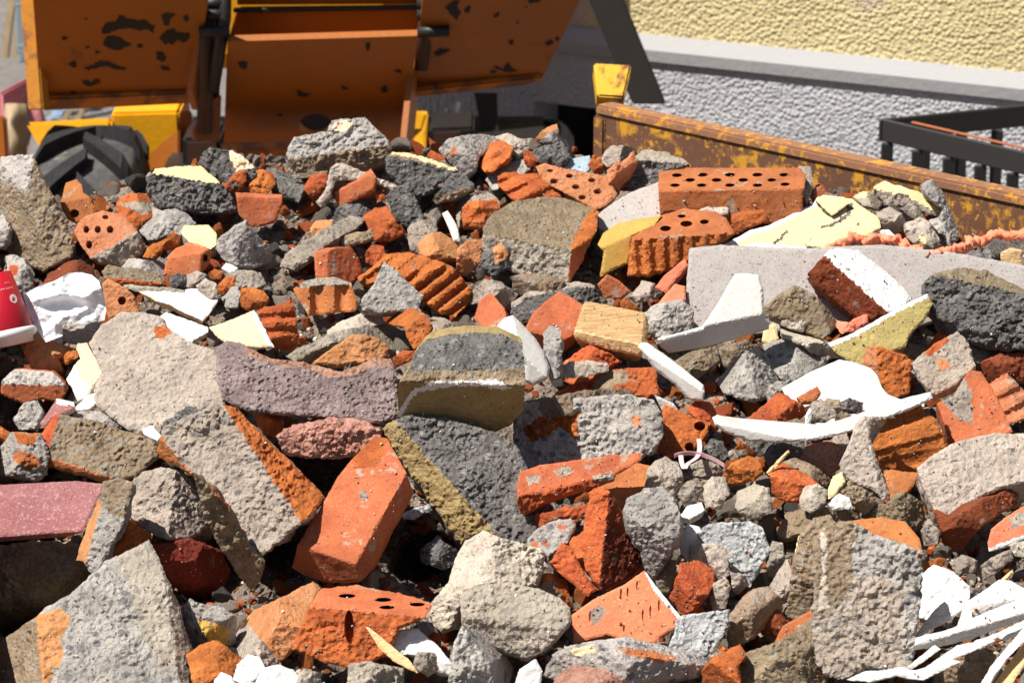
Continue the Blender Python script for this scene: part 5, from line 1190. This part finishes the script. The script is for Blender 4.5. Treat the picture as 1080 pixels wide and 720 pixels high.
    bar('rust_edge', c0 + e1 * .10 + up * .036, c0 + e1 * 1.6 + up * .036, .010, rs, root, org, h=.004, bevel=.001)
    for ee, ln in ((e1, 1.6), (e2, 1.4)): bar('lower_rail', c0 - up * .8, c0 + ee * ln - up * .8, .010, ck, root, org, h=.06)
    # --- loader
    # tyre frame
    d = 9.4
    mpp = d / FPX
    root = empty('loader', Vector((at(300, 300, d).x, at(300, 300, d).y, 0))); org = root.location.copy()
    tag(root, 'orange and yellow wheel loader with its bucket over the rubble', 'loader')
    # bucket plates face down towards the camera
    nb = Vector((0, -.80, -.60)).normalized()
    Pb = at(330, 110, 8.55)
    Pw = at(120, 110, 8.60); Pr = at(520, 95, 8.60)
    o = slab3('bucket_side_plate', on_plane('30 -60 44 112 206 103 228 -60', Pw, (0, -.80, -.60)), .03, OR, root, org, bevel=.003)
    slab3('bucket_lip', on_plane('42 104 205 97 206 110 44 118', at(120, 108, 8.56), (0, -.9, -.3)), .05, ORL, root, org, bevel=.006)
    V = [at(32, -60, 8.45), at(40, -60, 8.50), at(53, 112, 8.54), at(45, 116, 8.50)]
    EG = painted_metal('worn_edge_paint', (0.62, 0.25, 0.03), (0.30, 0.13, 0.05), None, .42, scale=16, fine=.42)
    slab3('bucket_edge', V, .04, EG, root, org, bevel=.004)
    slab3('bucket_side_plate', on_plane('436 98 572 84 618 -12 632 -60 452 -60', Pr, (0, -.80, -.60)), .03, OR, root, org, bevel=.003)
    slab3('bucket_lip', on_plane('434 95 572 80 574 86 548 92 434 104', at(520, 92, 8.56), (0, -.9, -.3)), .05, ORL, root, org, bevel=.006)
    # bare dark patches where the paint has flaked, standing for scratches to the steel
    def chips(polys, P0_, n_, nm='rust_stain'):
        n_ = Vector(n_).normalized()
        for s in polys:
            pp = resample(nums(s), 1.6)
            pp = [(x + 1.6 * n3((x, y, 1), .35) + 1.2 * n3((x, y, 7), .8), y + 1.6 * n3((x, y, 4), .35) + 1.2 * n3((x, y, 9), .8)) for x, y in pp]
            r_ = delaunay_2d_cdt([Vector(q) for q in pp], [(i, (i + 1) % len(pp)) for i in range(len(pp))], [], 1, 1e-4)
            link('rust_patch', [on_plane('%f %f' % (q.x, q.y), P0_, n_)[0] + n_ * .0015 - org for q in r_[0]], [tuple(f) for f in r_[2]], [CHP], parent=root)
    CHP = simple_mat('flaked_dark_steel', (0.022, 0.016, 0.014), .75, bump=(60, .001))
    chips(['106 34 112 24 122 22 126 16 134 20 146 22 153 20 158 26 163 28 162 35 155 30 146 32 138 30 128 30 118 34 112 36', '108 44 114 38 124 38 132 43 140 47 132 50 126 53 116 51 110 49',
           '168 40 174 33 182 30 188 34 198 35 200 40 194 45 188 42 182 47 174 46', '170 16 176 14 184 15 180 20 178 26 172 26', '192 18 198 16 201 20 196 22', '165 54 172 55 175 62 170 65 166 62',
           '88 72 98 68 108 64 116 66 124 69 134 71 132 74 120 73 112 69 102 72 94 74', '72 67 80 64 82 70 76 72', '86 84 96 86 104 82 106 87 96 91 88 88', '66 39 70 38 70 42 66 42', '88 18 92 18 92 21 88 21', '170 70 178 70 180 74 172 74', '90 49 94 48 94 51 90 51', '206 74 210 74 210 84 207 84', '74 96 80 96 80 99 74 99', '100 54 104 53 106 56 101 57', '145 46 151 47 150 50 145 50'],
          Pw, (0, -.80, -.60))
    chips(['470 8 476 2 484 0 482 8 487 14 482 21 475 16', '490 8 496 5 496 12 492 13', '520 16 526 12 526 16 521 19', '555 -2 572 -4 568 2 558 4', '456 56 464 51 474 52 470 56 460 60', '518 70 524 70 530 72 536 66 540 72 546 74 540 76 528 74',
           '536 42 542 42 542 46 537 47', '575 44 582 41 584 45 577 48', '516 75 523 74 523 77 517 77', '586 38 590 40 588 44', '544 24 547 22 548 26', '552 8 556 7 556 10'], Pr, (0, -.80, -.60))
    chips(['252 64 262 66 260 71 256 73 252 70', '313 92 320 98 330 99 322 102 314 101', '386 46 391 44 389 52 386 55', '292 120 298 119 297 123', '400 92 408 90 410 96 404 98', '414 74 424 73 423 77', '360 90 368 93 362 95'], Pb, nb)
    # centre box, its crease and round hole
    hole = [(333 + 17 * math.cos(2 * math.pi * k / 28), 132 + 12 * math.sin(2 * math.pi * k / 28)) for k in range(28)]
    outl = resample(nums('240 44 440 38 428 146 236 152'), 12)
    pts = outl + hole
    ed = [(i, (i + 1) % len(outl)) for i in range(len(outl))] + [(len(outl) + i, len(outl) + (i + 1) % 28) for i in range(28)]
    r = delaunay_2d_cdt([Vector(p) for p in pts], ed, [], 1, 1e-4)
    V = [on_plane('%f %f' % (v.x, v.y), Pb, nb)[0] for v in r[0]]
    T = [tuple(f) for f in r[2] if not in_poly((sum(r[0][i].x for i in f) / 3, sum(r[0][i].y for i in f) / 3), hole)]
    k = len(V); cnt = {}
    for f in T:
        for x, y in ((f[0], f[1]), (f[1], f[2]), (f[2], f[0])): cnt[(x, y)] = 1
    V2 = [v - org for v in V] + [v - nb * .02 - org for v in V]
    F2 = T + [tuple(i + k for i in f)[::-1] for f in T] + [(x, y, y + k, x + k) for (x, y) in cnt if (y, x) not in cnt]
    link('bucket_centre_plate', V2, F2, [OR], parent=root)
    slab3('hole_shade_sheet', [at(290, 90, 8.9), at(380, 90, 8.9), at(380, 160, 8.85), at(290, 160, 8.85)], .02, BLK, root, org)  # black sheet added to stand for the shade inside the round hole
    slab3('bucket_bend_plate', on_plane('241 43.6 440 37.6 443 10 250 12', at(340, 41, 8.55), (0, -.97, -.25)), .03, OR, root, org, bevel=.002)
    slab3('bucket_top_plate', on_plane('250 6 443 5 446 -80 250 -80', at(340, 8, 8.52), (0, -.9, -.42)), .03, OR, root, org, bevel=.002)
    bar('cross_bar', at(246, 11, 8.50), at(446, 8, 8.50), .012, BLK, root, org)
    slab3('bucket_foot_plate', on_plane('232 151 432 144 430 152 234 159', at(340, 150, 8.5), (0, -.7, .3)), .10, ORL, root, org, bevel=.004)
    slab3('bucket_cheek', [at(440, 40, 8.50), at(447, 48, 8.7), at(436, 150, 8.55), at(428, 150, 8.40)], .015, OR, root, org)
    # arms, rams and pins in the two dark seams
    for (x0, x1, d0) in ((214, 238, 8.40), (444, 470, 8.44)):
        w = (x1 - x0) * .5 * mpp
        yb = 140 if x0 < 300 else 72
        xm = (x0 + x1) / 2
        sh = -6 if x0 < 300 else -9
        for q, (wd_, dd_) in enumerate(((.020, 0), (.016, .05), (.016, -.03))):
            off = (q - 1) * 9
            tube('lift_arm' if q == 0 else 'hydraulic_ram', [at(xm + off + 4, -70, d0 + dd_), at(xm + off + 2, 20, d0 + dd_), at(xm + sh + off * .5, yb - q * 22, d0 + dd_ + .06)], [wd_] * 3, BLK if q else DK, parent=root, sides=12, loc=None).location = -org
        for yy in (4, 16, 34):
            tube('pivot_pin', [at(x0 - 4, yy, d0 - .03), at(x1 + 4, yy - 1, d0 - .03)], .014, BLK, parent=root, sides=14).location = -org
        slab3('seam_plate', [at(x0 - 2, -60, d0 + .1), at(x1 + 6, -60, d0 + .1), at(x1 - 4, 45, d0 + .12), at(x0 + 16, yb, d0 + .14), at(x0, yb - 20, d0 + .12)], .02, DK, root, org)
    slab3('hinge_bracket', [at(204, 98, 8.42), at(217, 8, 8.40), at(224, 12, 8.42), at(210, 118, 8.44)], .03, OR, root, org, bevel=.003)
    slab3('hinge_bracket', [at(204, 136, 8.46), at(222, 106, 8.46), at(234, 100, 8.48), at(232, 150, 8.48), at(206, 148, 8.46)], .03, OR, root, org, bevel=.003)
    # yellow body parts
    dy = 9.2
    slab3('fender', [at(26, 129, dy), at(118, 124, dy), at(119, 170, dy + .0), at(50, 170, dy)], .15, YE, root, org, bevel=.01)
    slab3('front_panel', on_plane('117 119 189 117 192 205 118 205', at(150, 150, dy + .05), (0, -1, .0)), .3, YE, root, org, bevel=.008)
    slab3('front_panel_flank', [at(189, 117, dy + .04), at(203, 117, dy + .15), at(203, 180, dy + .15), at(189, 195, dy + .04)], .1, OR, root, org, bevel=.004)
    stk = painted_metal('rating_sticker', (0.45, 0.36, 0.25), (0.12, 0.06, 0.03), None, .5, scale=60, fine=.4)
    slab3('rating_sticker', on_plane('119 127 133 127 134 156 123 156', at(126, 140, dy + .046), (0, -1, 0)), .004, stk, root, org)
    slab3('step_box', on_plane('192 146 232 144 232 205 194 205', at(210, 160, dy - .1), (0, -1, 0)), .2, BLK, root, org, bevel=.008)
    slab3('step_plate', on_plane('197 151 228 149 228 186 198 188', at(210, 160, dy - .106), (0, -1, 0)), .008, DK, root, org)
    slab3('lamp_bracket', [at(428, 117, 9.3), at(452, 117, 9.3), at(446, 139, 9.3), at(426, 139, 9.3)], .1, YE, root, org, bevel=.008)
    slab3('lamp_bracket_flank', [at(452, 117, 9.301), at(455, 150, 9.35), at(449, 158, 9.3), at(446, 139, 9.301)], .06, YE, root, org, bevel=.003)
    slab3('step_box', on_plane('452 136 500 134 500 180 452 180', at(470, 160, dy), (0, -1, 0)), .2, BLK, root, org, bevel=.008)
    slab3('step_plate', on_plane('457 141 486 139 486 176 458 178', at(470, 160, dy - .006), (0, -1, 0)), .006, DK, root, org)
    x0, x1 = at(60, 100, 9.6).x, at(596, 100, 9.6).x
    yy = at(300, 100, 9.9).y
    box('chassis_shade_box', (x0 + .35, 8.75, .25), (x1 - .05, 9.5, at(300, 156, 9.3).z), BLK, root, org)  # black box for the chassis, added to stand for the shade beneath too
    box('rear_body', (x0 + .25, 9.15, 1.14), (-.30, 9.6, 1.9), YE, root, org, bevel=.05)
    box('shade_cab', (-2.2, 9.40, 1.9), (-.13, 9.85, 4.0), BLK, root, org, bevel=.05)  # unseen cab block, added and sized to shade the house wall
    box('shade_cab_roof', (-2.25, 9.38, 4.0), (-.125, 9.88, 4.1), YE, root, org, bevel=.04)
    # bucket goes on above the picture
    bx0, bx1 = at(30, -60, 8.6).x, at(628, -60, 8.6).x; bz = at(300, -60, 8.5).z; by = at(300, -60, 8.5).y
    box('bucket_shell', (bx0, by + .02, bz), (bx1, by + .12, bz + .5), OR, root, org, bevel=.03)
    # tyres
    def tyre(cx, topz, Yc, w, r):
        rt = empty('front_tyre', Vector((0, 0, 0))); rt.parent = root
        C = Vector((cx, Yc, topz - r)) - org; rt.location = C
        V = []; F = []; seg = 72
        prof = [(-w * .42, r * .55), (-w * .5, r * .7), (-w * .5, r * .84), (-w * .44, r * .90), (-w * .2, r * .915), (0, r * .92), (w * .2, r * .915), (w * .44, r * .90), (w * .5, r * .84), (w * .5, r * .7), (w * .42, r * .55)]
        for k in range(seg):
            t = 2 * math.pi * k / seg
            for px_, rr in prof: V.append(Vector((px_, math.cos(t) * rr, math.sin(t) * rr)))
        m = len(prof)
        for k in range(seg):
            for j in range(m - 1): F.append((k * m + j, k * m + j + 1, ((k + 1) % seg) * m + j + 1, ((k + 1) % seg) * m + j))
        link('tyre_carcass', V, F, [TY2], parent=rt, smooth=True)
        V = []; F = []
        N = 13
        for side in (-1, 1):
            for k in range(N):
                t0_ = 2 * math.pi * (k + (0.5 if side > 0 else 0)) / N
                q = []
                S = 9
                for i in range(S + 1):
                    u = i / S
                    x = side * (w * (-.03) + u * w * .55)
                    t = t0_ + u * .42
                    wd_ = .12 + .03 * u
                    rr = r * (1.0 if u < .82 else 1.0 - .10 * (u - .82) / .18)
                    rb = r * (.90 if u < .85 else .82)
                    for tt, r_ in ((t - wd_ / 2 * 1.15, rb), (t - wd_ / 2, rr), (t + wd_ / 2, rr), (t + wd_ / 2 * 1.15, rb)):
                        q.append(Vector((x, math.cos(tt) * r_, math.sin(tt) * r_)))
                b0 = len(V); V += q
                for i in range(S):
                    for j in range(3):
                        F.append((b0 + i * 4 + j, b0 + i * 4 + j + 1, b0 + i * 4 + 5 + j, b0 + i * 4 + 4 + j))
                F += [(b0, b0 + 3, b0 + 2, b0 + 1), (b0 + S * 4, b0 + S * 4 + 1, b0 + S * 4 + 2, b0 + S * 4 + 3)]
        lg = link('tyre_tread', V, F, [TY], parent=rt)
        import bmesh
        m_ = bmesh.new(); m_.from_mesh(lg.data); bmesh.ops.recalc_face_normals(m_, faces=m_.faces); m_.to_mesh(lg.data); m_.free()
        V = [Vector((x, math.cos(2 * math.pi * k / 40) * rr, math.sin(2 * math.pi * k / 40) * rr)) for x, rr in ((-w * .3, .01), (-w * .3, r * .5), (-w * .42, r * .56), (w * .42, r * .56), (w * .3, r * .5), (w * .3, .01)) for k in range(40)]
        link('wheel_rim', V, [(j * 40 + k, j * 40 + (k + 1) % 40, j * 40 + 40 + (k + 1) % 40, j * 40 + 40 + k) for j in range(5) for k in range(40)], [YE], parent=rt, smooth=True)
    t0_ = at(85, 138, 8.75)
    tyre(t0_.x, t0_.z - .035, t0_.y + .18, .26, .43)
    t1_ = at(545, 135, 9.3)
    tyre(t1_.x, t1_.z - .05, t1_.y + .3, .31, .43)
    # --- things at the far side, upper left
    wd1 = wood_mat('old_plank_wood', (0.46, 0.34, 0.21), (0.30, 0.21, 0.12), 8, axis=(6, 6, 1))
    for lab, s in (('pale slanting plank leaning farthest from the loader bucket', '1 62 12 -30 19 -30 8 62'), ('tall brown plank leaning beside the grey blue steel frame', '12 60 24 -30 32 -30 22 60')):
        P = on_plane(s, at(15, 62, 14.2), (0, -1, .15)); tag(slab3('wood_plank', P, .05, wd1, None, P[0]), lab, 'plank')
    gb = simple_mat('grey_blue_steel', (0.20, 0.24, 0.27), .5)
    root = empty('storage_stand', at(26, 66, 14)); tag(root, 'grey blue steel frame standing on gravel behind the loader', 'frame')
    og = root.location.copy()
    for p, q in (((19, -30, 14), (23, 56, 14)), ((28, -30, 13.9), (30, 60, 13.9)), ((16, 8, 14), (34, 6, 14)), ((18, 52, 14), (32, 50, 14)), ((24, 54, 14), (25, 66, 14))):
        bar('frame_bar', at(*p), at(*q), .035, gb, root, og)
    pk = painted_metal('faded_red_paint', (0.52, 0.16, 0.17), (0.42, 0.22, 0.20), None, .5, scale=8, rough=.8)
    root = empty('wheelbarrow', at(20, 150, 11)); tag(root, 'faded red wheelbarrow tray tipped up behind the wooden stake', 'wheelbarrow'); og = root.location.copy()
    slab3('tray_panel', [at(1, 98, 11), at(34, 80, 11.2), at(38, 128, 11.2), at(30, 165, 11), at(6, 165, 10.9)], .03, pk, root, og, bevel=.008)
    P = [at(33, 80, 11.1), at(36, 90, 11.05), at(37, 110, 11.05), at(43, 130, 11.0)]
    tube('tray_rim', P, .018, pk, parent=root).location = -og
    P0 = at(16, 178, 10.4); P1 = at(17, 110, 10.4)
    st = tube('wooden_stake', [P0, (P0 + P1) / 2, P1], [.036, .035, .034], wd1, sides=16, loc=P0); tag(st, 'short weathered wooden stake in front of the red wheelbarrow', 'stake')
    P = [at(-30, 124, 9.6), at(5, 122, 9.6), at(9, 180, 9.6), at(-30, 180, 9.6)]
    tag(slab3('yellow_crate_panel', P, .05, OR, None, P[0], bevel=.006), 'orange painted panel edge at the far frame edge', 'panel')
    # bits seen under the bucket
    wsm = simple_mat('pale_blue_tarp', (0.32, 0.42, 0.55), .6, bump=(8, .02))
    P = on_plane('48 118 62 114 70 118 70 132 46 132', at(58, 125, 12), (0, -1, .2)); tag(slab3('plastic_sheet', P, .1, wsm, None, P[0], bevel=.02), 'pale blue plastic sheet glimpsed under the bucket', 'sheet')
    for i, s in enumerate(('62 128 72 116 77 116 68 130', '78 126 86 114 90 114 84 128')):
        P = on_plane(s, at(75, 124, 11.6), (0, -1, .2)); tag(slab3('wood_plank', P, .04, wd1, None, P[0]), ('first pale batten glimpsed under the bucket lip', 'second pale batten glimpsed under the bucket lip')[i], 'plank')
    pp = simple_mat('grey_pipe', (0.42, 0.47, 0.52), .35, metal=.4)
    for lab, s in (('grey steel pipe leaning under the raised bucket', (462, 136, 471, 114)), ('thicker grey pipe leaning beside the thin one', (470, 136, 483, 107))):
        P = [at(s[0], s[1], 9.7), at(s[2], s[3], 9.7)]; tag(tube('steel_pipe', P, .012 if 'thicker' not in lab else .017, pp, loc=P[0]), lab, 'pipe')
    P = [at(477, 136, 9.8), at(484, 124, 9.8), at(488, 136, 9.8)]
    tag(slab3('warning_marker', P, .02, simple_mat('marker_red', (.55, .02, .02), .5), None, P[0]), 'tiny red marker beside the thicker grey pipe', 'marker')
    P = [at(500, 98, 9.5), at(524, 98, 9.5), at(526, 140, 9.5), at(508, 140, 9.5)]
    tag(slab3('black_post', P, .06, BLK, None, P[3]), 'short black post under the bucket corner', 'post')

# ------------------------------------------------------------------ light and camera
def light_camera():
    sd = Vector((-.46, -.22, .86)).normalized()
    w = bpy.data.worlds.new('World'); SC.world = w; w.use_nodes = True
    nt = w.node_tree; bg = nt.nodes['Background']
    sk = nt.nodes.new('ShaderNodeTexSky'); sk.sky_type = 'NISHITA'; sk.sun_disc = False
    el = math.asin(sd.z); az = math.atan2(sd.x, sd.y)
    sk.sun_elevation = el; sk.sun_rotation = az; sk.altitude = 100; sk.dust_density = 1.0
    nt.links.new(sk.outputs[0], bg.inputs[0]); bg.inputs[1].default_value = .05
    L = bpy.data.lights.new('sun', 'SUN'); L.energy = 5.0; L.angle = math.radians(.5); L.color = (1, .955, .89)
    lo = bpy.data.objects.new('sun', L); COL.objects.link(lo); lo.rotation_euler = sd.to_track_quat('Z', 'Y').to_euler(); lo.location = (-3, -3, 8)
    cam = bpy.data.cameras.new('camera'); co = bpy.data.objects.new('camera', cam); COL.objects.link(co)
    co.location = CAM; co.rotation_euler = (math.pi / 2 - PITCH, 0, 0)
    cam.sensor_width = 36; cam.lens = 36 * FPX / 1080; cam.clip_end = 500; cam.clip_start = .05
    cam.dof.use_dof = True; cam.dof.focus_distance = 5.45; cam.dof.aperture_fstop = 11
    SC.camera = co
    SC.view_settings.view_transform = 'Standard'; SC.view_settings.look = 'None'
    SC.view_settings.exposure = EXPO; SC.view_settings.gamma = 1; SC.view_settings.use_curve_mapping = False
    SC.cycles.use_denoising = True
EXPO = .57
heap(); ceramics(); small_things(); bed(); fillers(); background(); light_camera()
